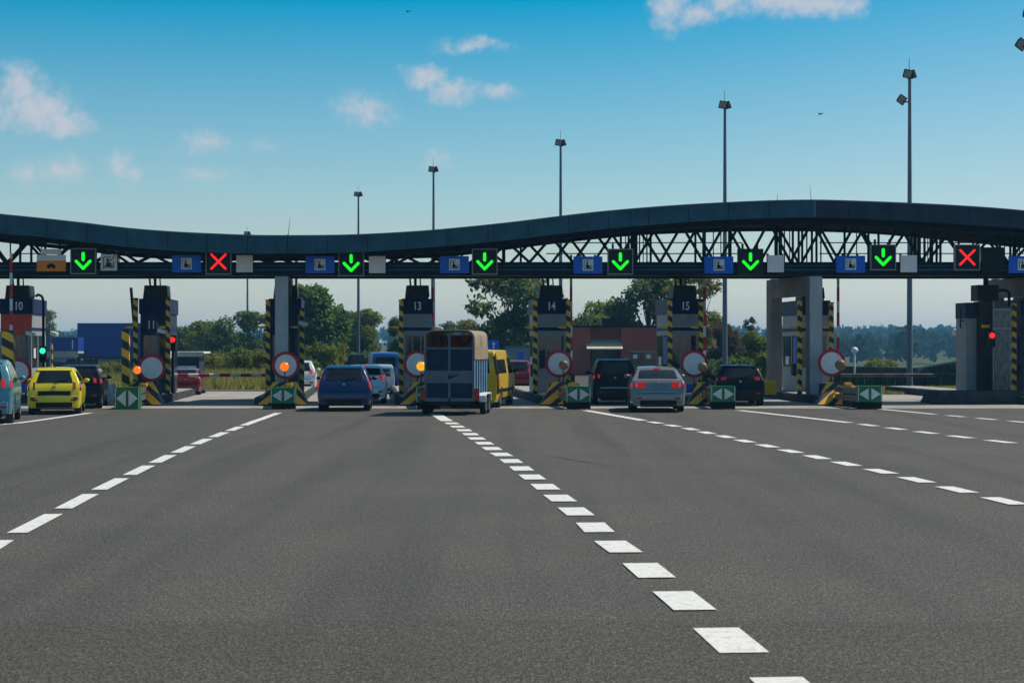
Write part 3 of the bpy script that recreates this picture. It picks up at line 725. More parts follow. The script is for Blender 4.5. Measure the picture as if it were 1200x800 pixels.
def cushion(px, box_px, by, box_h, label, blabel, lamp=True):
    Y = 64.3; x = gx(px, Y)
    t = thing('crash_cushion', label, 'crash cushion', (x, Y, 0), 0, 'yellow black crash cushions')
    nb = [(-.92, -.25, .05), (.92, -.25, .05), (.44, .42, .86), (-.44, .42, .86), (-.92, .5, .05), (.92, .5, .05), (.44, .5, .86), (-.44, .5, .86)]
    MB().add(nb, [(0, 1, 2, 3), (7, 6, 5, 4), (0, 4, 5, 1), (1, 5, 6, 2), (2, 6, 7, 3), (3, 7, 4, 0)]).build('nose', M['chevron'], t, bevel=.02)
    MB().box(-.55, .55, .52, 1.6, .06, .78).build('core', M['kerb'], t)
    Yb = 60.6; xb = gx(box_px, Yb) - x; dy = Yb - Y
    mb = MB()
    for z in (.34, .60):                                # W-shaped guard rails running forward to the arrow box
        for sx in (-.24, .24):
            pts = [(xb * .95 + sx, dy + .42, z), (sx, -.03 + (z - .3) * .5, z)]
            a, b = Vector(pts[0]), Vector(pts[1]); 
            mb.add([(a.x, a.y, z - .10), (b.x, b.y, z - .10), (b.x, b.y, z + .10), (a.x, a.y, z + .10), (a.x + .05, a.y, z - .10), (b.x + .05, b.y, z - .10), (b.x + .05, b.y, z + .10), (a.x + .05, a.y, z + .10)],
                   [(0, 1, 2, 3), (7, 6, 5, 4), (0, 4, 5, 1), (3, 2, 6, 7), (1, 5, 6, 2), (0, 3, 7, 4)])
    mb.build('guard_rail', M['rail'], t)
    for f in (.25, .55, .85): MB().box(xb * f * .95 - .16, xb * f * .95 + .16, dy * f + .1, dy * f + .25, 0, .68).build('rail_post', M['dark_metal'], t)
    MB().box(.1, .35, -.2, .1, .70, .82).build('reflector_cap', M['yellow'], t, bevel=.03)
    # the green arrow box at the head of the island
    xb = gx(box_px, Yb); w = .86; z1 = gz(by, Yb); z0 = z1 - box_h
    a = thing('arrow_box', blabel, 'sign box', (xb, Yb, 0), 0, 'green arrow boxes heading the islands')
    MB().box(-w / 2, w / 2, 0, .34, z0, z1).build('panel', M['green'], a, bevel=.02)
    h = (z1 - z0); zc = (z0 + z1) / 2
    MB().prism([(-.37, zc), (-.05, zc + h * .36), (-.05, zc - h * .36)], -.012, -.002).build('arrow', M['plate_grey'], a)
    MB().prism([(.37, zc), (.05, zc + h * .36), (.05, zc - h * .36)], -.012, -.002).build('arrow', M['plate_grey'], a)
    for s in (-1, 1): MB().box(s * (w / 2 - .03) - .012, s * (w / 2 - .03) + .012, -.008, .0, z0 + .03, z1 - .03).build('edge_glare', M['white'], a)  # white glare along the box edges, laid on as painted strips
    lg = MB()
    for k in range(5): lg.box(-.38 + k * .18, -.30 + k * .18, .05, .30, 0, z0)
    lg.build('leg', M['black_plastic'], a)
    MB().box(-.40, .40, .08, .28, .02, z0 - .002).build('ballast', M['rubber'], a)
CU = [(162, 149, 453.5, .78, 'striped crash cushion below the round sign of booth 11', 'green arrow box left of the striped cushion at booth 11'),
      (332, 331.5, 454, .55, 'striped crash cushion at the foot of the pale concrete column', 'green arrow box below the lit orange lamp at the pale column'),
      (498, 502, 453, .55, 'striped crash cushion left of the horse trailer', 'green arrow box mostly hidden behind the horse trailer'),
      (662, 678, 452.5, .56, 'striped crash cushion right of the yellow van', 'green arrow box left of the dark estate car'),
      (834, 847.5, 452, .56, 'striped crash cushion right of the silver saloon', 'green arrow box in front of the dark hatchback'),
      (986, 1019.5, 452, .56, 'striped crash cushion right of the concrete portal', 'green arrow box farthest right before the grass strip')]
for c in CU: cushion(*c)

# grit box, jersey barriers, kerb ramp by the right lane
t = thing('grit_box', 'yellow plastic box on the island right of the dark hatchback', 'grit box', (gx(903, 68), 68, .28), ROADROT)
MB().box(-.24, .24, 0, .6, .02, .42).build('bin', M['yellow'], t, bevel=.03); MB().prism([(-.27, .422), (.27, .422), (.22, .56), (-.2, .53)], -.03, .63).build('lid', M['yellow'], t, bevel=.02)
M['pink_white'] = mat('faded red and white plastic', (0.62, 0.36, 0.33), 0.5, 0, 0.15, 3)
def jersey(px, Y, label, m, h=.85):
    o = MB().prism([(-.24, 0), (.24, 0), (.20, .2), (.09, .38), (.07, h), (-.07, h), (-.09, .38), (-.20, .2)], 0, 1.0).build('plastic_barrier', M[m], loc=(gx(px, Y), Y, 0), rz=ROADROT, bevel=.03)
    tag(o, label, 'road barrier', 'plastic barriers by booth 11')
jersey(115, 66, 'faded pink plastic barrier right of the dark blue car', 'pink_white'); jersey(129, 66.5, 'white plastic barrier left of the green arrow box at booth 11', 'white', .75)
jersey(121, 69.5, 'faded pink plastic barrier second in line behind the dark blue car', 'pink_white', .8)
o = MB().prism([(gx(1092, 66) - gx(1172, 66), 0), (gx(1100, 66) - gx(1172, 66), .48), (3, .48), (3, 0)], 0, 2.2).build('kerb_ramp', M['kerb'], loc=(gx(1172, 66), 65.8, 0), bevel=.03)
tag(o, 'long dark kerb block below the glazed screen at the right edge', 'kerb')

# right hand lane cabinets
t = thing('lane_cabinet', 'tall pale grey cabinet with dark top band left of the glazed screen', 'cabinet', (gx(1142, 69), 69, .28), ROADROT)
MB().box(-.34, .34, 0, 1.2, 0, 3.0).build('case', M['booth_grey'], t, bevel=.015); MB().box(-.36, .36, -.02, 1.22, 3.002, 3.62).build('top_band', M['booth_dark'], t, bevel=.015)
MB().box(.02, .24, -.012, -.002, 1.2, 2.5).build('door', M['frame_grey'], t); MB().tube((-.5, .2, 2.6), (-.5, .2, 3.4), .03).tube((-.5, .2, 2.9), (-.34, .2, 2.9), .02).build('aerial', M['dark_metal'], t)
t = thing('control_cabinet', 'black cabinet hung high beneath the beam over the pale grey cabinet', 'cabinet', (gx(1158, 68.2), 68.2, 3.95), ROADROT)
MB().box(-.42, .42, 0, .8, 0, .62).build('case', M['black_plastic'], t, bevel=.02); MB().tube((.05, .4, .62), (.05, .4, 1.02), .1).build('hanger', M['steel_dark'], t)
MB().path([(.42, .3, .42), (.8, .3, .42), (.95, .3, .34), (.95, .3, -.2)], .06).build('pipe', M['steel_dark'], t)
t = thing('glazed_screen', 'streaked see-through screen in a pale frame at the right edge', 'screen', (gx(1174, 68), 68, .28), ROADROT)
m, tt, bs, co, out = begin('streaked polycarbonate'); 
mp = tt.new('ShaderNodeMapping'); mp.inputs['Scale'].default_value = (5, 5, .8); tt.l.new(co, mp.inputs[0])
tt.put(bs.inputs['Base Color'], tt.mix(tt.ramp(tt.noise(mp.outputs[0], 3, 5, .7), .35, .7), (0.03, 0.04, 0.05), (0.22, 0.24, 0.26))); bs.inputs['Roughness'].default_value = 0.15  # pale upright streaks mixed into a dark base colour
M['polycarb'] = m
MB().box(-.32, .32, 0, .03, .1, 3.3).build('sheet', M['polycarb'], t)
f = MB()
for z in (.05, 2.55, 3.3): f.box(-.36, .36, -.02, .05, z, z + .07)
for x in (-.36, .32): f.box(x, x + .04, -.015, .045, .12, 3.3)
f.build('frame', M['frame_grey'], t)

t = thing('equipment_column', 'narrow dark brown column between the pale grey cabinet and the glazed screen', 'cabinet', (gx(1156.5, 68.5), 68.5, .28), ROADROT)
M['dark_brown'] = mat('dark brown coated steel', (0.045, 0.036, 0.032), 0.55, 0, 0.25, 2, streak=.3)
MB().box(-.23, .23, 0, .9, 0, 3.66).build('case', M['dark_brown'], t, bevel=.015)
MB().box(-.16, .16, -.015, -.002, 1.9, 2.5).box(-.16, .16, -.015, -.002, .5, 1.5).build('door', M['dark_metal'], t)
MB().box(-.23, .30, -.14, -.02, 2.62, 2.74).build('bracket', M['yellow'], t)

# signal heads on the lanes
def signal(px, py, m, label, Y=69.0, top=None, hook=False):
    x = gx(px, Y); z = gz(py, Y)
    t = thing('traffic_signal', label, 'traffic light', (x, Y, .28), 0, 'lane traffic lights')
    z -= .28
    MB().box(-.13, .13, -.02, .16, z - .45, z + .18).build('housing', M['black_plastic'], t, bevel=.02)
    MB().lathe([(0, -.07), (.07, -.065), (.115, -.022)], (0, 0, z), 'y', 20).build('lit_lens', M[m], t, smooth=60)
    MB().lathe([(0, -.04), (.07, -.036), (.105, -.021)], (0, 0, z - .26), 'y', 20).build('dark_lens', M['black'], t, smooth=60)
    mb = MB().path([(0, .1, 0), (0, .1, (top - .28) if top else z - .3)], .055)
    if hook: mb.path([(0, .1, top - .28), (-.05, .1, top - .1), (-.2, .1, top - .02), (-.3, .1, top - .1)], .05)
    mb.build('pole', M['steel_dark'], t)
signal(50, 411, 'lamp_cyan', 'lit green lane light on a hooked pole right of booth 10', Y=68.5, top=3.95, hook=True)
signal(202, 398, 'lamp_red', 'lit red lane light beside the right striped post of booth 11', Y=70)
signal(1162.5, 393, 'lamp_red', 'lit red lane light left of the glazed screen at the right edge', Y=67.4, top=3.7)

def camera_post(px, py, label, Y=67.8, tilt=.25):
    x = gx(px, Y); z = gz(py, Y) - .28
    t = thing('camera_post', label, 'camera', (x, Y, .28), 0, 'surveillance cameras on posts')
    MB().tube((-.18, .1, 0), (-.18, .1, z + .35), .04).build('pole', M['galv'], t)
    MB().cbox((.02, 0, z), (.34, .18, .15), (0, tilt, -.4)).build('housing', M['white'], t, bevel=.03)
    MB().cbox((-.15, .04, z - .05), (.12, .05, .05)).build('arm', M['galv'], t)
camera_post(189.5, 388, 'white camera on a pale pole in front of booth 11')
camera_post(35, 391, 'white camera on a pole in front of booth 10')
camera_post(63, 391, 'white camera on a post beyond the yellow hatchback', Y=74)
camera_post(355, 379, 'white camera right of the pale concrete column', Y=69)
camera_post(513.5, 385, 'white camera above the left corner of the horse trailer', Y=70.5)

# ---------------------------------------------------------------- lane signals and signs hung on the beam
YS = 66.95
SGN = thing
def hung(name, px, py, label, cat, group):
    return thing(name, label, cat, (gx(px, YS), YS, gz(py, YS)), 0, group)
def hanger_bars(t, zup):
    mb = MB()
    for x in (-.28, .28): mb.box(x - .04, x + .04, .16, .22, -.3, zup)
    mb.box(-.3, .3, .12, .40, -.18, -.1); mb.build('bracket', M['steel_dark'], t)
def chev(mb, pts, wd, y0, y1):
    for a, b in zip(pts[:-1], pts[1:]):
        a = Vector((a[0], 0, a[1])); b = Vector((b[0], 0, b[1])); d = (b - a).normalized(); n = Vector((-d.z, 0, d.x)) * wd / 2
        a2, b2 = a, b
        q = [(p.x, p.z) for p in (a2 - n, b2 - n, b2 + n, a2 + n)]
        mb.prism(q, y0, y1)
        for e in (a, b): mb.lathe([(0, y0 + .0015), (wd / 2, y0 + .0015), (wd / 2, y1 - .0005), (0, y1 - .0005)], (e.x, 0, e.z), 'y', 12)
def lane_signal(px, py, state, label, pale=True):
    t = hung('lane_signal', px, py, label, 'lane signal', 'lane signals on the gantry beam')
    s = .455
    MB().box(-s, s, 0, .16, -s, s).build('screen', M['screen'], t, bevel=.01)
    f = MB()
    e = .035
    f.box(-s - e, s + e, -.03, .17, s, s + e).box(-s - e, s + e, -.03, .17, -s - e, -s).box(-s - e, -s, -.03, .17, -s, s).box(s, s + e, -.03, .17, -s, s)
    f.build('frame', M['frame_grey' if pale else 'screen'], t)
    hanger_bars(t, .7 if px > 540 else .5)
    m = MB()
    if state == 'arrow':
        chev(m, [(0, .29), (0, .06)], .125, -.016, -.004)
        chev(m, [(-.27, .0), (0, -.28)], .115, -.016, -.004); chev(m, [(.27, .0), (0, -.28)], .115, -.018, -.005)
        m.build('arrow', M['led_green'], t)
    elif state == 'cross':
        chev(m, [(-.27, .27), (.27, -.27)], .09, -.016, -.004); chev(m, [(.27, .27), (-.27, -.27)], .09, -.018, -.005)
        m.build('cross', M['led_red'], t)
LS = [(97.5, 306, 'arrow', 'green arrow lane signal between the orange sign and the crossed-out pictogram'), (256, 306.5, 'cross', 'red cross lane signal over the lane with the lowered red and white arm'),
      (411.5, 308.5, 'arrow', 'green arrow lane signal above the blue hatchback'), (568, 306.5, 'arrow', 'green arrow lane signal above the horse trailer and yellow van'),
      (727, 306.5, 'arrow', 'green arrow lane signal above the dark estate car'), (879.5, 306.5, 'arrow', 'green arrow lane signal in a dark frame above the dark hatchback'),
      (1035, 301.5, 'arrow', 'green arrow lane signal over the lane with the lowered dark arm'), (1133.5, 301.5, 'cross', 'red cross lane signal above the tall pale grey cabinet')]
for px, py, st, lab in LS: lane_signal(px, py, st, lab, pale=px != 879.5)
t = hung('signal_back', 1164, 305, 'blank black signal box right of the red cross at the right edge', 'lane signal', None)
MB().box(-.42, .42, 0, .3, -.45, .5).build('case', M['black_plastic'], t, bevel=.03); MB().tube((.3, .15, .5), (.3, .15, 1.0), .03).build('hanger', M['steel_dark'], t)

def person_icon(par, s, y, slash=False):
    """white plate with a black frame and a seated cashier pictogram"""
    MB().box(-s, s, y, y + .012, -s * 1.05, s * 1.05).build('plate', M['white'], par)
    m = MB(); k = s * .78; w = s * .10
    m.box(-k, -k + w, y - .008, y - .001, -k, k).box(k - w, k, y - .008, y - .001, -k, k * .1).box(-k + w, k * .35, y - .008, y - .001, k - w, k).box(-k + w, k, y - .008, y - .001, -k, -k + w)
    m.lathe([(0, y - .009), (s * .19, y - .009), (s * .19, y - .001), (0, y - .001)], (-s * .14, 0, s * .34), 'y', 14)
    m.prism([(-s * .42, -s * .62), (s * .62, -s * .62), (s * .58, -s * .42), (s * .22, -s * .36), (s * .08, s * .02), (-s * .12, s * .14), (-s * .36, s * .02)], y - .009, y - .001)
    m.prism([(s * .05, -s * .18), (s * .12, -s * .02), (s * .56, -s * .22), (s * .52, -s * .36)], y - .010, y - .0015)
    m.build('pictogram', M['black'], par)
    if slash:
        m = MB(); chev(m, [(-s * .95, -s * .98), (s * .95, s * .98)], s * .14, y - .016, y - .011); m.build('slash', M['red'], par)
BS = [(218.5, 309, 'blue cashier sign left of the red cross by booth 11'), (375, 310, 'blue cashier sign between the pale column and the green arrow over the blue hatchback'), (532.5, 310, 'blue cashier sign right of the barrier arm at booth 13'),
      (689, 310.5, 'blue cashier sign right of the barrier arm at booth 14'), (842.5, 310.5, 'blue cashier sign right of the barrier arm at booth 15'), (997, 309.5, 'blue cashier sign above the round sign by the concrete portal'), (1199, 310, 'blue cashier sign cut off by the right picture edge')]
for px, py, lab in BS:
    t = hung('blue_sign', px, py, lab, 'sign', 'blue cashier signs on the beam')
    MB().box(-.555, .555, 0, .05, -.325, .325).build('panel', M['blue_sign'], t, bevel=.006)
    person_icon(t, .205, -.016)
    hanger_bars(t, .4)
GS = [(286.5, 309, 'blank grey sign right of the red cross over the barred lane'), (442, 310, 'blank grey sign right of the green arrow over the blue hatchback'), (909, 309, 'blank grey sign right of the green arrow over the dark hatchback'), (1065, 309, 'blank grey sign left of the red cross at the right edge')]
for px, py, lab in GS:
    t = hung('blank_sign', px, py, lab, 'sign', 'blank grey signs on the beam')
    MB().box(-.315, .315, 0, .04, -.325, .325).build('panel', M['plate_grey'], t, bevel=.006); hanger_bars(t, .4)
t = hung('pictogram_sign', 127.5, 307.5, 'small white cashier sign crossed out by a red slash', 'sign', None)
MB().box(-.315, .315, 0, .04, -.31, .31).build('panel', M['plate_grey'], t, bevel=.006); person_icon(t, .27, -.016, True); hanger_bars(t, .4)
t = hung('vehicle_sign', 60, 306, 'orange and white sign with a black car above booth 10', 'sign', None)
MB().box(-.555, .555, 0, .05, -.39, .02).build('panel', M['orange_sign'], t, bevel=.006)
MB().box(-.555, .555, 0, .05, .022, .24).build('blank_band', M['plate_grey'], t, bevel=.006)
MB().box(-.40, .38, .0, .05, .26, .46).build('blank_plate', M['plate_grey'], t, bevel=.006)
m = MB().prism([(-.17, -.24), (.17, -.24), (.175, -.17), (.11, -.15), (.06, -.09), (-.06, -.09), (-.12, -.15), (-.175, -.17)], -.01, -.002)
for x in (-.1, .1): m.lathe([(0, -.01), (.04, -.01), (.04, -.002), (0, -.002)], (x, 0, -.245), 'y', 12)
m.build('car_symbol', M['black'], t); hanger_bars(t, .7)

# ---------------------------------------------------------------- floodlight masts
def mast(px, top, Y, label):
    x = gx(px, Y); H = gz(top, Y)
    t = thing('floodlight_mast', label, 'lamp post', (x, Y, terrain(x, Y)), 0, 'floodlight masts')
    MB().tube((0, 0, 0), (0, 0, 6), .155, .125, 12).tube((0, 0, 6), (0, 0, H), .125, .075, 12).build('pole', M['galv'], t, smooth=40)
    MB().tube((0, 0, 0), (0, 0, .25), .24, .2, 12).build('base', M['concrete'], t)
    MB().tube((-.02, 0, H), (-.02, 0, H + .85), .02, .012, 6).build('lightning_rod', M['galv'], t)
    ba = MB().tube((-.26, 0, H - .1), (.16, .1, H - .1), .04)
    if Y < 90: ba.tube((-.05, 0, H - 1.35), (-.42, 0, H - 1.30), .035)
    ba.build('bracket_arm', M['dark_metal'], t)
    for c, r in (((-.16, -.14, H + .04), (.30, .12, .35)), ((.10, .16, H + .02), (-.4, .2, 2.6))) + ((((-.42, .0, H - 1.22), (.35, .45, .5)),) if Y < 90 else ()):
        b = MB(); R = Euler(r).to_matrix(); c = Vector(c)
        prof = [(-.30, -.24, -.08), (.30, -.24, -.08), (.30, .24, -.08), (-.30, .24, -.08), (-.17, -.13, .17), (.17, -.13, .17), (.17, .13, .17), (-.17, .13, .17)]
        b.add([c + R @ Vector((p[0] * .8, p[2] * .9, p[1] * .92)) for p in prof], [(0, 3, 2, 1), (4, 5, 6, 7), (0, 1, 5, 4), (1, 2, 6, 5), (2, 3, 7, 6), (3, 0, 4, 7)])
        fl = b.build('floodlight', M['dark_metal'], t, bevel=.02)
        g = MB(); g.add([c + R @ Vector((sx * .20, -.078, sz * .17)) for sx, sz in ((-1, -1), (1, -1), (1, 1), (-1, 1))] + [c + R @ Vector((sx * .20, -.066, sz * .17)) for sx, sz in ((-1, -1), (1, -1), (1, 1), (-1, 1))], [(0, 1, 2, 3), (7, 6, 5, 4), (0, 4, 5, 1), (1, 5, 6, 2), (2, 6, 7, 3), (3, 7, 4, 0)])
        g.build('lens', M['frame_grey'], fl)
mast(1066, 88, 86.7, 'floodlight mast rising right of the concrete portal')
mast(849.5, 124, 97.8, 'floodlight mast rising behind the dark hatchback')
mast(657, 168, 115, 'floodlight mast rising behind booth 14')
mast(508, 199, 131.8, 'floodlight mast rising behind booth 13')
mast(420, 228, 154.6, 'floodlight mast rising behind the blue hatchback')
mast(290, 270, 205, 'most distant floodlight mast behind the lowered red and white arm')
mast(1208, 17, 71.3, 'floodlight mast at the right picture edge showing only its lamps')
# globe lamps
def globe(px, py, Y, label):
    x = gx(px, Y); z = gz(py, Y) - terrain(x, Y)
    t = thing('globe_lamp', label, 'lamp post', (x, Y, terrain(x, Y)), 0, 'small globe lamps')
    MB().tube((0, 0, 0), (0, 0, z - .15), .07, .06).build('pole', M['white'], t); MB().ball((0, 0, z), .19).build('globe', M['white'], t, smooth=60)
globe(1001.5, 410.5, 96, 'short white globe lamp in front of the woods right of the round sign')
t = thing('globe_lamp', 'white globe lamp on an arm left of the tall pale grey cabinet', 'lamp post', (gx(1129, 74), 74, 0), 0, 'small globe lamps')
z = gz(389, 74); MB().tube((0, 0, 0), (0, 0, z + .6), .05).tube((0, 0, z + .15), (-.33, 0, z + .15), .025).build('pole', M['dark_metal'], t); MB().ball((-.33, 0, z), .15).build('globe', M['white'], t, smooth=60)
# ---------------------------------------------------------------- vehicles
def lin(tab, v):
    if v <= tab[0][0]: return tab[0][1]
    for (a, p), (b, q) in zip(tab[:-1], tab[1:]):
        if v <= b: return p + (q - p) * (v - a) / (b - a) if b > a else q
    return tab[-1][1]
class Body:
    """a car skin: half width by height (W) times plan taper along the length (T), cut off at the top profile (P)"""
    def __init__(s, L, W, T, P, zb, wheels, wr, glass0):
        s.L, s.W, s.T, s.P, s.zb, s.wheels, s.wr = L, W, T, P, zb, wheels, wr
    def hw(s, y, z): return lin(s.W, z) * lin(s.T, y)
    def top(s, y): return lin(s.P, y)
    def bottom(s, y):
        b = s.zb
        for wy in s.wheels:
            R = s.wr + .05
            if abs(y - wy) < R: b = max(b, s.wr + math.sqrt(R * R - (y - wy) ** 2))
        return b
    def rc(s, y): return min(.09, (s.top(y) - s.bottom(y)) * .35)
    def yrear(s, z):
        k = max(range(len(s.P)), key=lambda i: s.P[i][1])
        pts = [(q, p) for p, q in s.P[:k + 1]]
        return lin(pts, z)
    def yfront(s, z):
        k = max(range(len(s.P)), key=lambda i: s.P[i][1])
        pts = [(q, p) for p, q in reversed(s.P[k:])]
        return lin(pts, z)
    def skin(s):
        ys = set([0, s.L])
        for a, b in zip(s.P[:-1], s.P[1:]):
            n = max(1, int(max(abs(b[0] - a[0]) / .14, abs(b[1] - a[1]) / .09)))
            for k in range(n + 1): ys.add(round(a[0] + (b[0] - a[0]) * k / n, 4))
        for a in s.T: ys.add(a[0])
        for wy in s.wheels:
            R = s.wr + .05
            for k in range(13): ys.add(round(wy - R * math.cos(PI * k / 12), 4))
        ys = sorted(y for y in ys if 0 <= y <= s.L)
        o = [ys[0]]
        for y in ys[1:]:
            if y - o[-1] > .006: o.append(y)
        rows = []
        for y in o:
            zt, zb, rc = s.top(y), s.bottom(y), s.rc(y)
            zc = zt - rc; half = []
            nm = 9
            for i in range(nm + 1):
                z = zb + (zc - zb) * i / nm; half.append((s.hw(y, z), z))
            cx = s.hw(y, zc) - rc
            for k in range(1, 4):
                a = PI / 2 * k / 4; half.append((cx + rc * math.cos(a), zc + rc * math.sin(a)))
            for f in (1, .75, .5, .25, 0): half.append((cx * f, zt + .018 * (1 - f * f)))
            ring = [(x, y, z) for x, z in half] + [(-x, y, z) for x, z in reversed(half[:-1])]
            rows.append(ring)
        return rows
    def rear_patch(s, z0, z1, x0, x1, off, nx=8, nz=7, front=False, taper=None, depth=.06):
        """a piece following the rear (or front) slope between two heights; x given as fractions of the half width there"""
        ysel = s.yfront if front else s.yrear; sg = 1 if front else -1
        rows = []
        for i in range(nz + 1):
            z = z0 + (z1 - z0) * i / nz; y = ysel(z); e = .02
            dy, dz = ysel(z + e) - ysel(z - e), 2 * e
            l = math.hypot(dy, dz) or 1; ny, nzv = (-dz / l, dy / l) if not front else (dz / l, -dy / l)
            if nzv < 0: nzv = 0
            w = s.hw(y + (0 if front else 0), z - .05) - .02
            a, b = (x0, x1) if taper is None else taper(i / nz)
            row = []
            for j in range(nx + 1):
                f = a + (b - a) * j / nx; r = abs(f)
                cy = sg * -.06 * max(0, r - .72) / .28 if r > .72 else 0
                row.append((f * w, y + ny * off + cy, z + nzv * off + .018 * max(0, 1 - f * f)))
            rows.append(row)
        back = [[(p[0], p[1] - (depth if not front else -depth) * -1 if not front else p[1] - depth, p[2]) for p in r] for r in rows]
        return s._slab(rows, back)
    def side_patch(s, side, y0, y1, zlo, zhi, off, ny=8, nz=5, depth=.03):
        rows, back = [], []
        for i in range(nz + 1):
            r, b = [], []
            for j in range(ny + 1):
                y = y0 + (y1 - y0) * j / ny
                lo, hi = zlo(y), zhi(y); z = lo + (hi - lo) * i / nz
                x = s.hw(y, z)
                r.append((side * (x + off), y, z)); b.append((side * (x - depth), y, z))
            rows.append(r); back.append(b)
        return s._slab(rows, back)
    def _slab(s, rows, back):
        m = MB(); nr, nc = len(rows), len(rows[0])
        m.grid(rows); m.grid(back)
        for i in range(nr - 1):
            for j in (0, nc - 1):
                m.add([rows[i][j], rows[i + 1][j], back[i + 1][j], back[i][j]], [(0, 1, 2, 3)])
        for j in range(nc - 1):
            for i in (0, nr - 1):
                m.add([rows[i][j], rows[i][j + 1], back[i][j + 1], back[i][j]], [(0, 1, 2, 3)])
        return m

def wheel(par, x, y, r, w=.2, side=1):
    t = MB().lathe([(r * .58, -w / 2), (r * .9, -w / 2), (r, -w / 2 + .03), (r, w / 2 - .03), (r * .9, w / 2), (r * .58, w / 2)], (0, 0, 0), 'x', 24, ring=True).build('wheel', M['rubber'], par, smooth=40, loc=(x, y, r))
    m = MB(); s = side
    m.lathe([(0, s * w * .42), (r * .18, s * w * .44), (r * .2, s * w * .40), (r * .2, s * w * .30)], (0, 0, 0), 'x', 12)
    m.lathe([(r * .50, s * w * .3), (r * .52, s * w * .49), (r * .60, s * w * .505), (r * .60, s * w * .3)], (0, 0, 0), 'x', 24, ring=True)
    for k in range(5):
        a = 2 * PI * k / 5
        c = Vector((s * w * .38, math.cos(a) * r * .36, math.sin(a) * r * .36))
        m.cbox(c, (.03, r * .42, r * .14), (a, 0, 0))
    m.build('rim', M['rim'], t)
    MB().lathe([(0, s * w * .20), (r * .57, s * w * .20), (r * .57, s * w * .14), (0, s * w * .14)], (0, 0, 0), 'x', 16).build('brake_disc', M['black_plastic'], t)

def paint(name, rgb, metal=0.0, rough=0.32, coat=.7):
    M[name] = mat(name, rgb, rough, metal, 0.05, 2.0, coat=coat)
paint('teal metallic paint', (0.085, 0.25, 0.32), .2); paint('yellow car paint', (0.72, 0.58, 0.01)); paint('blue metallic paint', (0.001, 0.024, 0.105), .1, .3, .5)
paint('dark navy paint', (0.006, 0.008, 0.016), coat=.12); paint('silver metallic paint', (0.20, 0.205, 0.215), .25); paint('white car paint', (0.68, 0.72, 0.76)); paint('pale blue van paint', (0.42, 0.55, 0.66))
paint('van blue paint', (0.015, 0.09, 0.32)); paint('black green paint', (0.005, 0.006, 0.009), coat=.12); paint('red car paint', (0.15, 0.006, 0.012)); paint('van yellow paint', (0.74, 0.47, 0.01)); paint('light silver paint', (0.55, 0.60, 0.64), .2)

SPECS = {
 # kind: length, half width by height, plan taper, top profile from the rear bumper forward, wheel centres, wheel radius
 'hatch': dict(L=3.9, W=[(.15, .76), (.3, .83), (.6, .86), (.82, .855), (.95, .815), (1.2, .70), (1.45, .58)], T=[(0, .90), (.07, .955), (.25, .99), (.7, 1), (3.0, 1), (3.5, .96), (3.9, .82)],
               P=[(0, .58), (.02, .66), (.05, .80), (.10, .93), (.16, 1.02), (.30, 1.24), (.40, 1.38), (.55, 1.45), (.9, 1.485), (1.6, 1.49), (2.1, 1.46), (2.4, 1.36), (3.05, .98), (3.5, .88), (3.8, .74), (3.9, .56)], wh=(.62, 3.12), r=.30),
 'mpv': dict(L=4.1, W=[(.15, .78), (.3, .85), (.6, .88), (.85, .875), (1.0, .84), (1.25, .76), (1.5, .64)], T=[(0, .90), (.07, .955), (.25, .99), (.7, 1), (3.2, 1), (3.7, .96), (4.1, .82)],
               P=[(0, .58), (.02, .68), (.05, .85), (.09, 1.0), (.14, 1.12), (.24, 1.34), (.32, 1.44), (.48, 1.50), (.9, 1.53), (1.7, 1.53), (2.2, 1.48), (3.1, 1.02), (3.6, .9), (3.95, .75), (4.1, .56)], wh=(.66, 3.3), r=.31),
 'suv': dict(L=4.5, W=[(.18, .80), (.35, .88), (.65, .905), (.9, .90), (1.05, .87), (1.35, .78), (1.65, .66)], T=[(0, .91), (.08, .955), (.25, .99), (.7, 1), (3.6, 1), (4.1, .96), (4.5, .84)],
               P=[(0, .62), (.02, .74), (.05, .90), (.10, 1.05), (.17, 1.18), (.30, 1.42), (.42, 1.58), (.6, 1.66), (1.0, 1.70), (1.9, 1.70), (2.4, 1.65), (3.2, 1.15), (3.9, 1.05), (4.3, .88), (4.5, .6)], wh=(.78, 3.55), r=.36),
 'sedan': dict(L=4.65, W=[(.15, .78), (.3, .86), (.6, .89), (.85, .885), (.98, .85), (1.2, .72), (1.42, .60)], T=[(0, .89), (.07, .95), (.3, .99), (.8, 1), (3.6, 1), (4.2, .96), (4.65, .82)],
               P=[(0, .56), (.02, .64), (.04, .80), (.08, .94), (.14, 1.02), (.30, 1.045), (.52, 1.06), (.80, 1.22), (1.10, 1.36), (1.35, 1.425), (1.9, 1.46), (2.4, 1.45), (2.8, 1.36), (3.5, 1.0), (4.2, .88), (4.5, .76), (4.65, .56)], wh=(.98, 3.68), r=.32),
 'van': dict(L=4.9, W=[(.2, .86), (.4, .93), (.8, .95), (1.1, .945), (1.5, .89), (2.0, .80)], T=[(0, .965), (.05, .985), (.2, 1), (4.2, 1), (4.6, .96), (4.9, .85)],
               P=[(0, .60), (.01, .9), (.02, 1.2), (.05, 1.6), (.08, 1.85), (.14, 1.95), (.3, 1.99), (.8, 2.01), (3.0, 2.0), (3.35, 1.92), (4.15, 1.22), (4.55, 1.1), (4.8, .95), (4.9, .6)], wh=(1.0, 3.95), r=.34),
}
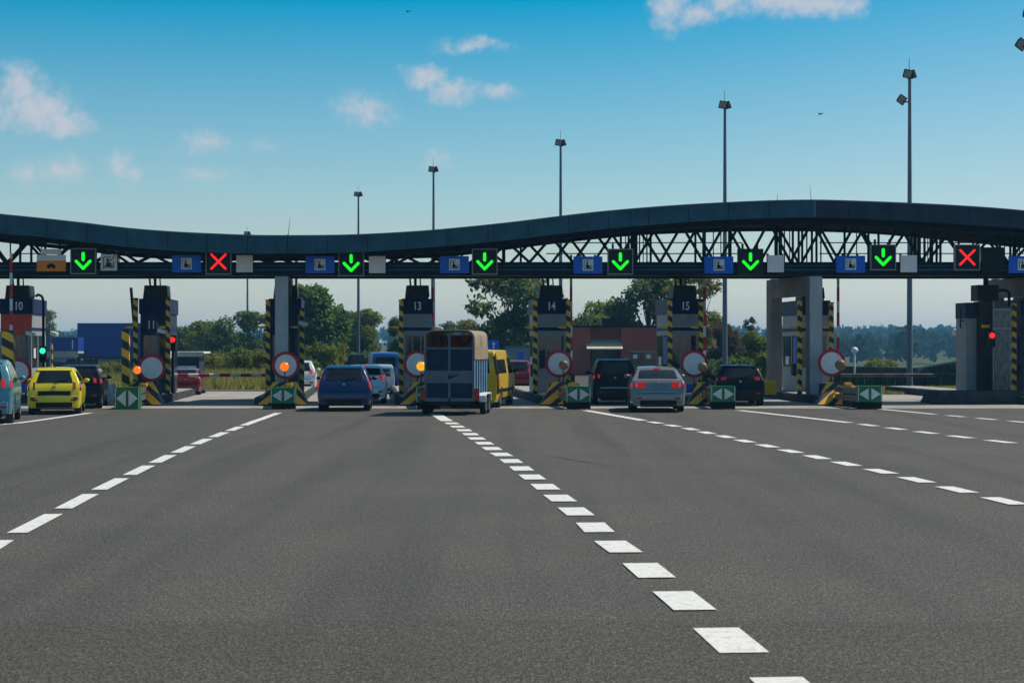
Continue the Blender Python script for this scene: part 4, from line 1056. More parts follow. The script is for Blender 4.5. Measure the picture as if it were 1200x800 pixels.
def car(kind, name, label, cat, X, Y, colour, rz=ROADROT, scale=(1, 1, 1), tails='low', lit=0, third=True, trim=None, group=None, mirrors=True, near=True, roof_rails=False, chrome=False, tail_shape=None, spoiler=True):
    s = SPECS[kind]
    b = Body(s['L'], s['W'], s['T'], s['P'], .22 if kind != 'suv' else .28, s['wh'], s['r'], None)
    t = thing(name, label, cat, (X, Y, 0), rz, group); t.scale = scale
    rows = b.skin(); m = MB().grid(rows)
    n = len(rows[0]); m.f.append(tuple(range(n))); o = (len(rows) - 1) * n; m.f.append(tuple(range(o + n - 1, o - 1, -1)))
    for i in range(len(rows) - 1):                     # floor
        m.f.append((i * n, (i + 1) * n, (i + 1) * n + n - 1, i * n + n - 1))
    m.build('body', M[colour], t, smooth=32)
    H = max(p[1] for p in s['P']); belt = {'hatch': 1.0, 'mpv': 1.02, 'suv': 1.13, 'sedan': 1.075, 'van': 1.2}[kind]; wt = H - .13
    # rear window
    if kind == 'van': b.rear_patch(1.2, 1.72, -.80, .80, .012).build('rear_window', M['glass'], t, smooth=40)
    else: b.rear_patch(belt, wt + .01, -.86, .86, .010, taper=lambda u: (-.88 + .04 * u, .88 - .04 * u)).build('rear_window', M['glass'], t, smooth=40)
    b.rear_patch({'sedan': 1.10}.get(kind, belt + .04), wt, -.88, .88, .010, front=True).build('windscreen', M['glass'], t, smooth=40)
    # side windows, split by pillars
    prof = lambda y: min(H - .11, b.top(y) - .12)
    zlo = lambda y: belt - .04
    ya, yb = {'hatch': (.42, 2.55), 'mpv': (.38, 2.7), 'suv': (.45, 2.9), 'sedan': (.98, 2.95), 'van': (2.3, 3.75)}[kind]
    cuts = {'hatch': [(ya, ya + .42), (ya + .47, ya + 1.15), (ya + 1.22, yb)], 'mpv': [(ya, ya + .5), (ya + .55, ya + 1.3), (ya + 1.37, yb)], 'suv': [(ya, ya + .62), (ya + .68, ya + 1.45), (ya + 1.52, yb)],
            'sedan': [(ya, ya + .28), (ya + .32, ya + 1.0), (ya + 1.07, yb)], 'van': [(ya + .45, yb)]}[kind]
    for sd in (-1, 1):
        for a, c in cuts:
            if kind == 'van': b.side_patch(sd, a, c, lambda y: 1.18, lambda y: min(1.72, b.top(y) - .14), .010).build('side_window', M['glass'], t, smooth=40)
            else: b.side_patch(sd, a, c, zlo, prof, .008).build('side_window', M['glass'], t, smooth=40)
        b.side_patch(sd, s['wh'][0] + s['r'] + .08, s['wh'][1] - s['r'] - .08, lambda y: .24, lambda y: .34, .012).build('sill', M['black_plastic'], t)
        for y in s['wh']: wheel(t, sd * (lin(s['W'], s['r']) - .115), y, s['r'], .21, sd)
        if mirrors:
            ym = {'hatch': 2.55, 'mpv': 2.75, 'suv': 2.95, 'sedan': 2.95, 'van': 3.8}[kind]
            mm = MB().ball((sd * (b.hw(ym, belt) + .12), ym, belt + .05), .10, .06, .07, 10, 6).box(sd * b.hw(ym, belt) - .04, sd * b.hw(ym, belt) + .04, ym - .03, ym + .03, belt - .0, belt + .05)
            mm.build('mirror', M[colour] if kind != 'van' else M['black_plastic'], t, smooth=50)
        # tail lamps
        lm = M['tail_lit'] if lit else M['tail']
        if tail_shape: z0, z1, x0, x1 = tail_shape
        elif tails == 'high': z0, z1, x0, x1 = .72, 1.36, .80, .985
        elif tails == 'wide': z0, z1, x0, x1 = .79, .95, .52, .985
        elif tails == 'mid': z0, z1, x0, x1 = .90, 1.06, .70, .985
        elif tails == 'van': z0, z1, x0, x1 = .75, 1.15, .86, .99
        else: z0, z1, x0, x1 = .74, .98, .72, .985
        tp = (lambda u: (sd * (x0 + (x1 - x0) * .45 * (1 - u) * (tails == 'high')), sd * x1)) if tails == 'high' else None
        ob = b.rear_patch(z0, z1, sd * x0, sd * x1, .022, nx=5, nz=6, taper=tp, depth=.10).build('tail_lamp', lm, t, smooth=40)
        if lit > 1:
            zc = (z0 + z1) / 2
            b.rear_patch(zc - .05, zc + .05, sd * (x0 * .35 + x1 * .65) , sd * (x1 - .03), .030, nx=3, nz=3, depth=.03).build('brake_light', M['brake_lit'], ob, smooth=40)
        b.side_patch(sd, .06, .26, lambda y: z0, lambda y: min(z1, b.top(y) - .02) if b.top(y) > z0 + .05 else z0 + .03, .012).build('tail_lamp', lm, t, smooth=40)
        MB().cbox((sd * .62, s['L'] - .18, .68), (.32, .2, .14), (0, 0, -sd * .3)).build('headlight', M['rim'], t, bevel=.03)
    if third:
        b.rear_patch(wt + .03, wt + .065, -.16, .16, .02, nx=3, nz=2, depth=.05).build('third_brake_light', M['tail_lit'] if lit else M['tail'], t)
    if spoiler and kind in ('hatch', 'mpv', 'suv'):
        y = b.yrear(wt + .06); w = b.hw(y + .1, H - .1) - .06
        MB().prism([(y - .10, H - .075), (y + .25, H - .03), (y + .25, H + .0), (y - .02, H - .03)], -w, w, 'x').build('spoiler', M[colour], t, bevel=.01)
    # bumper with its dark insert, exhaust
    w0 = b.hw(0, .45)
    pts = [(-w0 - .03, .12), (-w0 * .93, -.035), (0, -.06), (w0 * .93, -.035), (w0 + .03, .12), (w0 + .03, .30), (-w0 - .03, .30)]
    MB().prism(pts, .30, .60, 'z').build('bumper', M[colour] if trim is None else M[trim], t, smooth=30, bevel=.03)
    MB().prism([(x * (.80 if abs(x) > .1 else 1), y - .012) for x, y in pts[1:4]] + [(w0 * .7, .1), (-w0 * .7, .1)], .235, .40, 'z').build('bumper_insert', M['black_plastic'], t, bevel=.015)
    MB().box(-.55, .55, .25, s['L'] - .3, .17, .225).build('underbody', M['black_plastic'], t)
    MB().tube((.42, -.03, .24), (.42, .35, .24), .035).build('exhaust', M['dark_metal'], t)
    b.rear_patch(.612, .626, -.80, .80, .012, nz=1, depth=.02).build('tailgate_seam', M['black'], t)
    for sd in (-1, 1): MB().cbox((sd * w0 * .78, -.045, .47), (.16, .05, .06), (0, 0, sd * .18)).build('reflector', M['tail'], t, bevel=.012)
    if chrome: b.rear_patch(.62, .65, -.75, .75, .03, nz=2, depth=.03).build('chrome_strip', M['rim'], t)
    if kind != 'van':
        zc = belt - .13
        b.rear_patch(zc - .035, zc + .035, -.05, .05, .02, nx=2, nz=2, depth=.03).build('tailgate_handle', M['rim'], t)
        if kind != 'sedan': MB().tube((0, b.yrear(belt) - .02, belt + .03), (.42, b.yrear(belt + .10) - .03, belt + .12), .012, n=6).build('wiper', M['black_plastic'], t)
    if roof_rails:
        for sd in (-1, 1): MB().path([(sd * .60, .7, H - .03), (sd * .60, .85, H + .05), (sd * .58, 2.3, H + .04), (sd * .58, 2.5, H - .04)], .022).build('roof_rail', M['rim'], t)
    MB().tube((0, .75 if kind != 'sedan' else 1.7, H - .01), (0, .62 if kind != 'sedan' else 1.6, H + .14), .012, .006, 6).build('aerial', M['black_plastic'], t)
    return t, b
TR = ROADROT
M['cream'] = mat('cream roof sheet', (0.55, 0.52, 0.43), 0.7, 0, .12, 1.5)
# front row
t, b = car('suv', 'parked_car', 'pale teal tall car cut off by the left picture edge with a lit brake lamp', 'car', -14.80, 48.6, 'teal metallic paint', rz=math.radians(12), scale=(1.0, 1.0, 1.06), tails='low', lit=2, tail_shape=(.95, 1.17, .70, .985))
t.name = 'car'
t, b = car('hatch', 'car', 'bright yellow small hatchback waiting at booth 10', 'car', gx(63.5, 55.7), 55.7, 'yellow car paint', rz=math.radians(11.5), scale=(1, 1, 1.0), tails='low', tail_shape=(.78, 1.02, .76, .985))
b.rear_patch(.60, .74, -.66, .66, .03, depth=.02).build('grille_panel', M['black_plastic'], t, smooth=40)
for sd in (-1, 1): MB().cbox((sd * .66, -.03, .52), (.14, .06, .10), (0, 0, sd * .2)).build('reflector', M['tail'], t, bevel=.02)
car('mpv', 'car', 'dark navy car with lit brake lamp right of the yellow hatchback', 'car', gx(91, 61.0), 61.0, 'dark navy paint', rz=math.radians(9.5), lit=2, tails='mid', scale=(.95, 1, .99))
t, b = car('hatch', 'car', 'dark blue hatchback with tall red tail lamps under the green arrow', 'car', gx(403, 58.6), 58.6, 'blue metallic paint', lit=2, tails='high', rz=math.radians(3.2), scale=(1.06, 1.02, 1.02), tail_shape=(.72, 1.16, .82, .985))
car('sedan', 'car', 'silver white saloon just ahead of the blue hatchback', 'car', gx(427, 66), 66.0, 'light silver paint', lit=2, tails='mid', rz=math.radians(4.5))
car('hatch', 'car', 'white hatchback beyond the island left of the blue hatchback', 'car', gx(350, 82), 82.0, 'white car paint', lit=1, tails='mid', rz=math.radians(6))
car('suv', 'car', 'dark estate car left of the silver saloon with one lit tail lamp', 'car', gx(721, 64.8), 64.8, 'black green paint', rz=math.radians(0), tails='mid', lit=2, roof_rails=True, chrome=True, scale=(.93, 1, .99), tail_shape=(1.0, 1.14, .74, .985))
t, b = car('sedan', 'car', 'silver saloon car with lit wide tail lamps', 'car', gx(771.5, 57.6), 57.6, 'silver metallic paint', lit=2, tails='wide', rz=math.radians(-2.2), chrome=True, scale=(1.04, 1, 1.02))
car('hatch', 'car', 'black hatchback behind the green arrow box right of booth 15', 'car', gx(868, 63.8), 63.8, 'black green paint', tails='mid', rz=math.radians(-1.5), scale=(1.07, 1.05, 1.0), tail_shape=(.92, 1.04, .62, .985))
# beyond the booths
car('van', 'van', 'pale blue van beyond booth 13 with dark rear window', 'van', gx(446, 80), 80.0, 'pale blue van paint', lit=0, tails='van', scale=(.68, .8, .66), rz=math.radians(5), third=False)
car('van', 'van', 'deep blue van left of booth 13 beyond the pale blue van', 'van', gx(452, 92), 92, 'van blue paint', lit=1, tails='van', scale=(.84, .9, .92), rz=math.radians(9), third=False)
car('suv', 'car', 'distant black car in front of the trees above the blue hatchback', 'car', gx(418, 101), 101, 'black green paint', tails='mid', scale=(.7, .8, 1.0))
car('hatch', 'car', 'red car with lit tail lamps beyond the yellow van', 'car', gx(606, 84), 84, 'red car paint', lit=2, tails='mid', rz=math.radians(3))
car('hatch', 'car', 'red car beyond the lowered red and white arm', 'car', gx(217, 78), 78, 'red car paint', tails='mid', scale=(.8, 1, .78), rz=math.radians(6), lit=0)
Y = 104; x0, x1 = gx(200, Y), gx(238, Y); zt = gz(412, Y)
t = thing('shed', 'low shed with a cream flat roof beyond the lowered red and white arm', 'shed', (x0, Y, 0), math.radians(4))
MB().box(.1, x1 - x0 - .25, 0, 3, 0, zt - .32).build('wall', M['booth_dark'], t); MB().prism([(-.1, zt - .30), (x1 - x0 - .15, zt - .30), (x1 - x0 + .1, zt - .1), (x1 - x0 + .05, zt), (-.1, zt)], -.5, 3.4).build('roof', M['cream'], t, bevel=.03)
MB().box(.35, 1.5, -.05, -.003, .55, 1.0).build('counter', M['white'], t)

# yellow van pulling the trailer
VR = math.radians(-8.0)
t, b = car('van', 'van', 'yellow van pulling the horse trailer', 'van', gx(552, 61.5), 61.5, 'van yellow paint', rz=VR, tails='van', third=False, scale=(1, 1, 1.02))
b.side_patch(1, .35, 2.2, lambda y: 1.2, lambda y: 1.68, .012).build('side_window', M['glass'], t, smooth=40)
b.side_patch(1, .02, .34, lambda y: .5, lambda y: 1.9 if y > .1 else 1.8, .010).build('corner_trim', M['black_plastic'], t, smooth=40)
b.side_patch(1, .4, 4.5, lambda y: .55, lambda y: .66, .014).build('rubbing_strip', M['black_plastic'], t)

# ---------------------------------------------------------------- horse trailer
M['tarp'] = None
m, tt, bs, co, out = begin('sunlit cream tarpaulin')
c = tt.mix(tt.ramp(tt.noise(co, 3, 4), .35, .7), (0.56, 0.45, 0.32), (0.46, 0.35, 0.24)); tt.put(bs.inputs['Base Color'], c); bs.inputs['Roughness'].default_value = .7
tr = tt.new('ShaderNodeBsdfTranslucent'); tr.inputs[0].default_value = (0.24, 0.09, 0.028, 1)
mx = tt.new('ShaderNodeMixShader'); mx.inputs[0].default_value = .42
tt.l.new(bs.outputs[0], mx.inputs[1]); tt.l.new(tr.outputs[0], mx.inputs[2]); tt.l.new(mx.outputs[0], out.inputs[0])
M['tarp'] = m
M['trailer_panel'] = mat('navy trailer plywood', (0.012, 0.024, 0.060), 0.45, 0, 0.25, 2.5, streak=.3)
M['trailer_frame'] = mat('grey blue trailer frame', (0.10, 0.128, 0.165), 0.5, 0.2, 0.2, 5, streak=.2)
M['slat'] = mat('pale blue trailer slat', (0.20, 0.38, 0.55), 0.4, 0.2, 0.15, 3)
Y = 55.4; TX = gx(526.5, Y)
t = thing('horse_trailer', 'grey horse trailer with navy rear doors and cream tarpaulin roof', 'trailer', (TX, Y, 0), math.radians(-6.5))
w, Lt = .80, 3.3; z0, zr, z2 = .44, 2.14, 2.70
f = MB()
for x in (-w, w - .07): f.box(x, x + .07, 0, .07, z0, z2 - .20)
f.box(-.035, .035, .0, .05, z0 + .1, 2.62)
for z, h in ((z0, .10), (1.02, .08), (1.32, .09), (zr - .05, .06)): f.box(-w + .07, -.035, .003, .055, z, z + h).box(.035, w - .07, .003, .055, z, z + h)
for sd in (-1, 1):
    f.box(sd * (w - .035) - .035, sd * (w - .035) + .035, .07, Lt, z0, z0 + .1)
    f.box(sd * (w - .03) - .03, sd * (w - .03) + .03, .07, Lt, zr - .06, zr)
    f.box(sd * (w - .035) - .035, sd * (w - .035) + .035, Lt - .07, Lt, z0 + .1, zr - .06)
arch = []                                               # hoop carrying the tarpaulin
for k in range(13):
    a = PI * k / 12; ca, sa = math.cos(a), math.sin(a)
    arch.append((math.copysign(abs(ca) ** .30, ca) * (w + .005), zr + (z2 - zr) * abs(sa) ** .38))
for y in (.03, 1.6, 3.25): f.path([(x * .985, y, z - .02) for x, z in arch], .028, 6)
f.build('frame', M['trailer_frame'], t)
for x0, x1 in ((-w + .07, -.035), (.035, w - .07)):
    MB().box(x0, x1, .02, .045, z0 + .10, 1.02).build('door_panel', M['trailer_panel'], t)
    MB().box(x0, x1, .02, .045, 1.10, 1.32).build('door_rail', M['trailer_frame'], t)
    MB().box(x0, x1, .02, .045, 1.41, zr - .05).build('door_panel', M['trailer_panel'], t)
for x in (-w + .05, w - .12):
    hg = MB()
    for z in (.62, 1.9): hg.tube((x + .035, -.015, z), (x + .035, -.015, z + .12), .022)
    hg.build('hinge', M['dark_metal'], t)
MB().tube((.02, -.03, 1.2), (.30, -.03, 1.28), .018).box(-.04, .04, -.03, .0, 1.14, 1.26).build('latch', M['dark_metal'], t)
for sd in (-1, 1):
    p = MB().box(sd * (w - .045) - .012, sd * (w - .045) + .012, .08, Lt - .08, z0 + .1, zr - .06).build('side_wall', M['trailer_panel'], t)
    s = MB(); k = 0
    for k in range(6):
        y = .16 + k * (Lt - .4) / 5
        s.box(sd * (w - .02) - .010, sd * (w - .02) + .010, y, y + .16, z0 + .12, zr - .07)
    s.build('slat', M['slat'], p)
MB().box(-w + .08, w - .08, Lt - .06, Lt - .03, z0 + .1, 1.6).build('front_wall', M['trailer_panel'], t)
MB().box(-w + .05, w - .05, .08, Lt - .08, z0 - .02, z0 + .06).build('floor', M['dark_metal'], t)
o1 = arch; o2 = [(x * .97, z - .025 if z > zr + .01 else z) for x, z in arch]
m_ = MB().prism(o1 + o2[::-1], -.02, Lt + .02, 'y')
for sd in (-1, 1): m_.box(sd * (w + .010) - .006, sd * (w + .010) + .006, .0, Lt, zr - .38, zr + .02)
m_.build('tarpaulin', M['tarp'], t, smooth=50)
MB().box(-w + .05, w - .05, Lt - .02, Lt, zr - .06, 2.55).build('front_curtain', M['tarp'], t)
pm = MB()
for a, b_ in (((-.3, .6, 2.5), (.15, .6, 2.02)), ((.15, .9, 2.55), (.35, .9, 2.02)), ((-.5, 1.4, 2.52), (-.42, 1.4, 2.0)), ((.55, 1.2, 2.5), (.2, 1.2, 2.1))): pm.tube(a, b_, .035, n=6)
pm.build('partition_bar', M['dark_metal'], t)
for sd in (-1, 1):
    x = sd * (w + .14)
    for y in (1.15, 1.95): wheel(t, x, y, .30, .19, sd)
    MB().prism([(.80, .40), (.84, .60), (1.0, .68), (2.1, .68), (2.26, .60), (2.30, .40), (2.26, .40), (2.2, .57), (2.08, .64), (1.02, .64), (.9, .57), (.84, .40)], x - .12, x + .13, 'x').build('fender', M['white'] if sd > 0 else M['trailer_frame'], t, bevel=.01)
    MB().box(sd * (w + .06) - .075, sd * (w + .06) + .075, -.04, .05, .46, .80).build('tail_lamp', M['tail'], t, bevel=.03)
    MB().box(sd * (w + .06) - .09, sd * (w + .06) + .09, .052, .12, .42, .84).build('lamp_holder', M['dark_metal'], t)
MB().tube((-w - .05, 1.15, .3), (w + .05, 1.15, .3), .05).tube((-w - .05, 1.95, .3), (w + .05, 1.95, .3), .05).build('axle', M['dark_metal'], t)
MB().tube((-.5, Lt, .46), (0, Lt + 1.25, .46), .045).tube((.5, Lt, .46), (0, Lt + 1.25, .46), .045).tube((0, Lt + .9, .05), (0, Lt + .9, .7), .035).build('drawbar', M['dark_metal'], t)
MB().box(-.62, .62, -.02, .06, .34, .435).build('rear_beam', M['black_plastic'], t)
# ---------------------------------------------------------------- far buildings and trailers
M['brick'] = None
m, t, bs, co, out = begin('dark red brick')
br = t.new('ShaderNodeTexBrick'); mp = t.new('ShaderNodeMapping'); mp.inputs['Rotation'].default_value = (PI / 2, 0, 0); t.l.new(co, mp.inputs[0]); t.l.new(mp.outputs[0], br.inputs[0])
br.inputs['Color1'].default_value = (0.42, 0.085, 0.050, 1); br.inputs['Color2'].default_value = (0.32, 0.065, 0.042, 1); br.inputs['Mortar'].default_value = (0.16, 0.12, 0.10, 1)
br.inputs['Scale'].default_value = 3.5; br.inputs['Mortar Size'].default_value = .012
t.l.new(br.outputs[0], bs.inputs['Base Color']); bs.inputs['Roughness'].default_value = .9; M['brick'] = m
M['awning'] = mat('beige awning canvas', (0.52, 0.45, 0.32), .8, 0, .1, 2)
M['metal_wall'] = mat('grey ribbed metal', (0.20, 0.23, 0.27), .5, .2, .12, 2, streak=.2)
M['blue_wall'] = mat('deep blue trailer side', (0.005, 0.030, 0.25), .5, 0, .08, 1)
M['beige_wall'] = mat('beige render', (0.42, 0.38, 0.30), .85, 0, .15, 1)
Y = 130; x0, x1 = gx(655, Y), gx(800, Y)
bd = thing('brick_building', 'low red brick building beyond the dark estate car', 'building', ((x0 + x1) / 2, Y, 0), 0)
hw = (x1 - x0) / 2; xc = (x0 + x1) / 2
PXL = lambda px: gx(px, Y) - xc
ztop = gz(383.5, Y)
w_ = MB().box(-hw, PXL(692), 0, 6, 0, ztop).box(PXL(692), PXL(728), .9, 6, 0, ztop).box(PXL(728), hw, 0, 6, 0, ztop).build('wall', M['brick'], bd)
MB().box(-hw - .1, hw + .1, -.1, 6.1, ztop + .002, ztop + .14).build('roof', M['steel_dark'], bd)
MB().box(PXL(706), PXL(738), .6, 3, ztop + .143, ztop + .7).build('roof_vent', M['black_plastic'], bd)
MB().prism([(-1.0, gz(409.5, Y)), (-1.0, gz(409.5, Y) + .08), (.9, gz(399, Y) + .08), (.9, gz(399, Y))], PXL(687), PXL(729), 'x').build('awning', M['awning'], bd)
dr = MB().box(PXL(694), PXL(709.5), .80, .898, 0, 2.0).box(PXL(711), PXL(727), .80, .898, 0, 2.0).build('door', M['glass'], bd)
for a, b in ((738, 752), (754, 767)):
    wn = MB().box(PXL(a), PXL(b), -.03, .05, .75, 1.72).build('window', M['pane'], bd)
    MB().box(PXL(a) - .06, PXL(b) + .06, -.05, -.032, 1.722, 1.80).box(PXL(a) - .06, PXL(b) + .06, -.05, -.032, .68, .748).build('frame', M['frame_grey'], wn)
    MB().box(PXL((a + b) / 2) - .2, PXL((a + b) / 2) + .12, -.04, -.031, 1.25, 1.55).build('notice', M['white'], wn)
Y = 122; x0, x1 = gx(592, Y), gx(632, Y)
t = thing('metal_cabin', 'small grey ribbed metal cabin right of the yellow van', 'cabin', (x0, Y, 0), 0)
mb = MB().box(0, x1 - x0, 0, 3, 0, gz(408, Y)); 
mb.build('wall', M['metal_wall'], t); MB().box(-.06, x1 - x0 + .06, -.06, 3.06, gz(408, Y) + .002, gz(406.5, Y) + .06).build('roof', M['galv'], t)
MB().box(.9, 1.3, -.02, -.002, 1.2, 1.75).build('notice', M['blue_sign'], t)
rb = MB()
for k in range(9): rb.box(.1 + k * .25, .14 + k * .25, -.03, -.003, .05, 1.15)
rb.build('rib', M['metal_wall'], t)
Y = 110
t = thing('direction_sign', 'blue sign with a white upward arrow above the yellow van', 'road sign', (gx(578.5, Y), Y, 0), 0)
z = gz(404.5, Y); MB().box(-.34, .34, 0, .04, z - .34, z + .34).build('panel', M['blue_sign'], t)
MB().prism([(-.045, z - .22), (.045, z - .22), (.045, z + .05), (.13, z + .05), (0, z + .25), (-.13, z + .05), (-.045, z + .05)], -.012, -.002).build('arrow', M['white'], t)
MB().tube((0, .07, 0), (0, .07, z + .3), .04).build('pole', M['galv'], t)
# parked trailers on the left
def box_trailer(pxa, pxb, ptop, pbot, Y, label, logo=None, under='black_plastic'):
    x0, x1 = gx(pxa, Y), gx(pxb, Y); z1, z0 = gz(ptop, Y), gz(pbot, Y); gz0 = terrain(x0, Y)
    t = thing('box_trailer', label, 'lorry trailer', (x0, Y, gz0), 0, 'blue trailers beyond booth 10'); z1 -= gz0; z0 -= gz0; Lx = x1 - x0
    MB().box(0, Lx, 0, 2.5, z0, z1).build('box', M['blue_wall'], t, bevel=.04)
    MB().box(0, Lx, -.02, 2.52, z0 - .22, z0 - .003).build('chassis', M[under], t)
    for k in (.12, .2, .75, .85):
        for y in (.15, 2.35):
            MB().lathe([(0, -.14), (.46, -.14), (.5, -.1), (.5, .1), (.46, .14), (0, .14)], (Lx * k, y, .5), 'y', 18).build('wheel', M['rubber'], t)
    MB().box(Lx * .3, Lx * .55, -.0, .03, .45, z0 - .23).build('side_guard', M['galv'], t)
    return t, Lx, z0, z1
t, Lx, z0, z1 = box_trailer(90.5, 172, 378.5, 418, 200, 'tall deep blue box trailer between booths 10 and 11')
t, Lx, z0, z1 = box_trailer(50, 91.5, 395, 411.5, 190, 'lower blue container trailer right of booth 10', under='beige_wall')
MB().box(0, Lx, -.03, -.004, z0 - .62, z0 - .23).build('skirt', M['beige_wall'], t)
MB().box(Lx * .83, Lx * .86, -.02, -.003, z0 + .25, z1 - .3).build('mark', M['white'], t)
Y = 150
o = MB().box(gx(40, Y), gx(205, Y), Y, Y + .35, -.2, gz(424, Y)).build('low_wall', M['kerb']); tag(o, 'long low grey wall in front of the blue trailers', 'wall')
# right hand side: green fence, dark slatted racks
M['green_fence'] = mat('dark green fence board', (0.012, 0.045, 0.035), .6, 0, .25, 1.2, streak=.2)
M['dark_slat'] = mat('dark slatted sheet', (0.06, 0.068, 0.075), .5, .2, .3, 1.5)
Y = 92
t = thing('green_fence', 'low dark green board fence beyond the grass strip on the right', 'fence', (gx(978, Y), Y, 0), 0)
w_ = gx(1240, Y) - gx(978, Y)
f = MB()
for k in range(int(w_ / .4)): f.box(k * .4, k * .4 + .385, (k % 2) * .02, (k % 2) * .02 + .04, -.1, .66)
f.build('board', M['green_fence'], t)
f = MB()
for k in range(int(w_ / 2.4) + 1): f.tube((k * 2.4, -.06, -.1), (k * 2.4, -.06, .75), .05)
f.build('fence_post', M['steel_dark'], t)
Y = 96
def rack(pxa, pxb, pt0, pt1, Y, label, n):
    x0 = gx(pxa, Y); x1 = gx(pxb, Y)
    t = thing('slatted_rack', label, 'rack', (x0, Y, 0), 0, 'dark slatted racks beyond the green fence')
    s = MB(); L_ = x1 - x0
    for k in range(n):
        u = k / n; zt = gz(pt0 + (pt1 - pt0) * u, Y)
        s.prism([(u * L_, .5), (u * L_ + .10, .5), (u * L_ + .55, zt), (u * L_ + .42, zt)], 0, 1.6)
    s.build('slat', M['dark_slat'], t)
    MB().prism([(0, .45), (L_, .45), (L_, .62), (0, .62)], .1, 1.5).build('base', M['steel_dark'], t)
    MB().prism([(0, gz(pt0, Y) - .55), (L_, gz(pt1, Y) - .75), (L_, gz(pt1, Y) - .62), (0, gz(pt0, Y) - .45)], .5, .9).build('rail', M['black_plastic'], t)
rack(982, 1070, 429, 431, 96, 'long low dark slatted rack beyond the green fence', 22)
rack(1072, 1135, 431, 420, 95, 'rising dark slatted rack left of the tall pale grey cabinet', 16)

# ---------------------------------------------------------------- trees
def leaf(name, a, b, tr=0.35):
    m, t, bs, co, out = begin(name)
    g = t.new('ShaderNodeNewGeometry')
    n = t.noise(co, 0.55, 3)
    f = t.math('ADD', t.math('MULTIPLY', g.outputs['Random Per Island'], 0.6), t.math('MULTIPLY', n, 0.5), clamp=True)
    c = t.mix(f, a, b); t.put(bs.inputs['Base Color'], c); bs.inputs['Roughness'].default_value = .6; bs.inputs['Specular IOR Level'].default_value = .3
    tl = t.new('ShaderNodeBsdfTranslucent'); t.put(tl.inputs[0], t.mix(0.5, c, tuple(min(1, x * 1.6) for x in b)))
    mx = t.new('ShaderNodeMixShader'); mx.inputs[0].default_value = tr
    t.l.new(bs.outputs[0], mx.inputs[1]); t.l.new(tl.outputs[0], mx.inputs[2]); t.l.new(mx.outputs[0], out.inputs[0])
    return m
M['leaf_dark'] = leaf('dark green leaves', (0.030, 0.065, 0.011), (0.10, 0.165, 0.024), .5)
M['leaf_mid'] = leaf('mid green leaves', (0.055, 0.092, 0.011), (0.17, 0.20, 0.022), .48)
M['leaf_blue'] = leaf('blue green willow leaves', (0.045, 0.082, 0.026), (0.14, 0.19, 0.052), .5)
M['leaf_yellow'] = leaf('yellow green leaves', (0.085, 0.10, 0.016), (0.21, 0.20, 0.03), .5)
M['leaf_brown'] = leaf('reddish brown leaves', (0.05, 0.030, 0.016), (0.11, 0.065, 0.028))
M['leaf_conifer'] = leaf('conifer needles', (0.012, 0.028, 0.014), (0.035, 0.06, 0.026), .15)
M['bark'] = mat('tree bark', (0.075, 0.06, 0.045), .9, 0, .3, 4, bump=.4)
def leafclump(v, f, c, s, r, flat=.55):
    q = Euler((r.uniform(-1.2, 1.2), r.uniform(-1.2, 1.2), r.uniform(0, 6.28))).to_matrix()
    o = len(v); a = s * r.uniform(.6, 1.2); b = a * flat
    for p in ((-a, 0, 0), (-a * .3, -b, a * .15), (a * .6, -b * .7, 0), (a, 0, -a * .1), (a * .4, b * .8, a * .1), (-a * .4, b, 0)):
        v.append(tuple(c + q @ Vector(p)))
    f.append(tuple(range(o, o + 6)))
def crown_mesh(lobes, n, s, r, hollow=.35):
    v, f = [], []
    vol = [a[3] * a[4] * a[4] for a in lobes]; tot = sum(vol)
    for l, w in zip(lobes, vol):
        for k in range(int(n * w / tot)):
            while True:
                p = Vector((r.uniform(-1, 1), r.uniform(-1, 1), r.uniform(-1, 1))); d = p.length
                if d < 1 and r.random() < hollow + d * d: break
            # twigs: pull the leaves into small bunches so gaps open between them
            c = Vector((l[0] + p.x * l[3], l[1] + p.y * l[3], l[2] + p.z * l[4]))
            leafclump(v, f, c, s, r)
            for q in range(2): leafclump(v, f, c + Vector((r.gauss(0, s), r.gauss(0, s), r.gauss(0, s * .8))), s * .8, r)
    return v, f
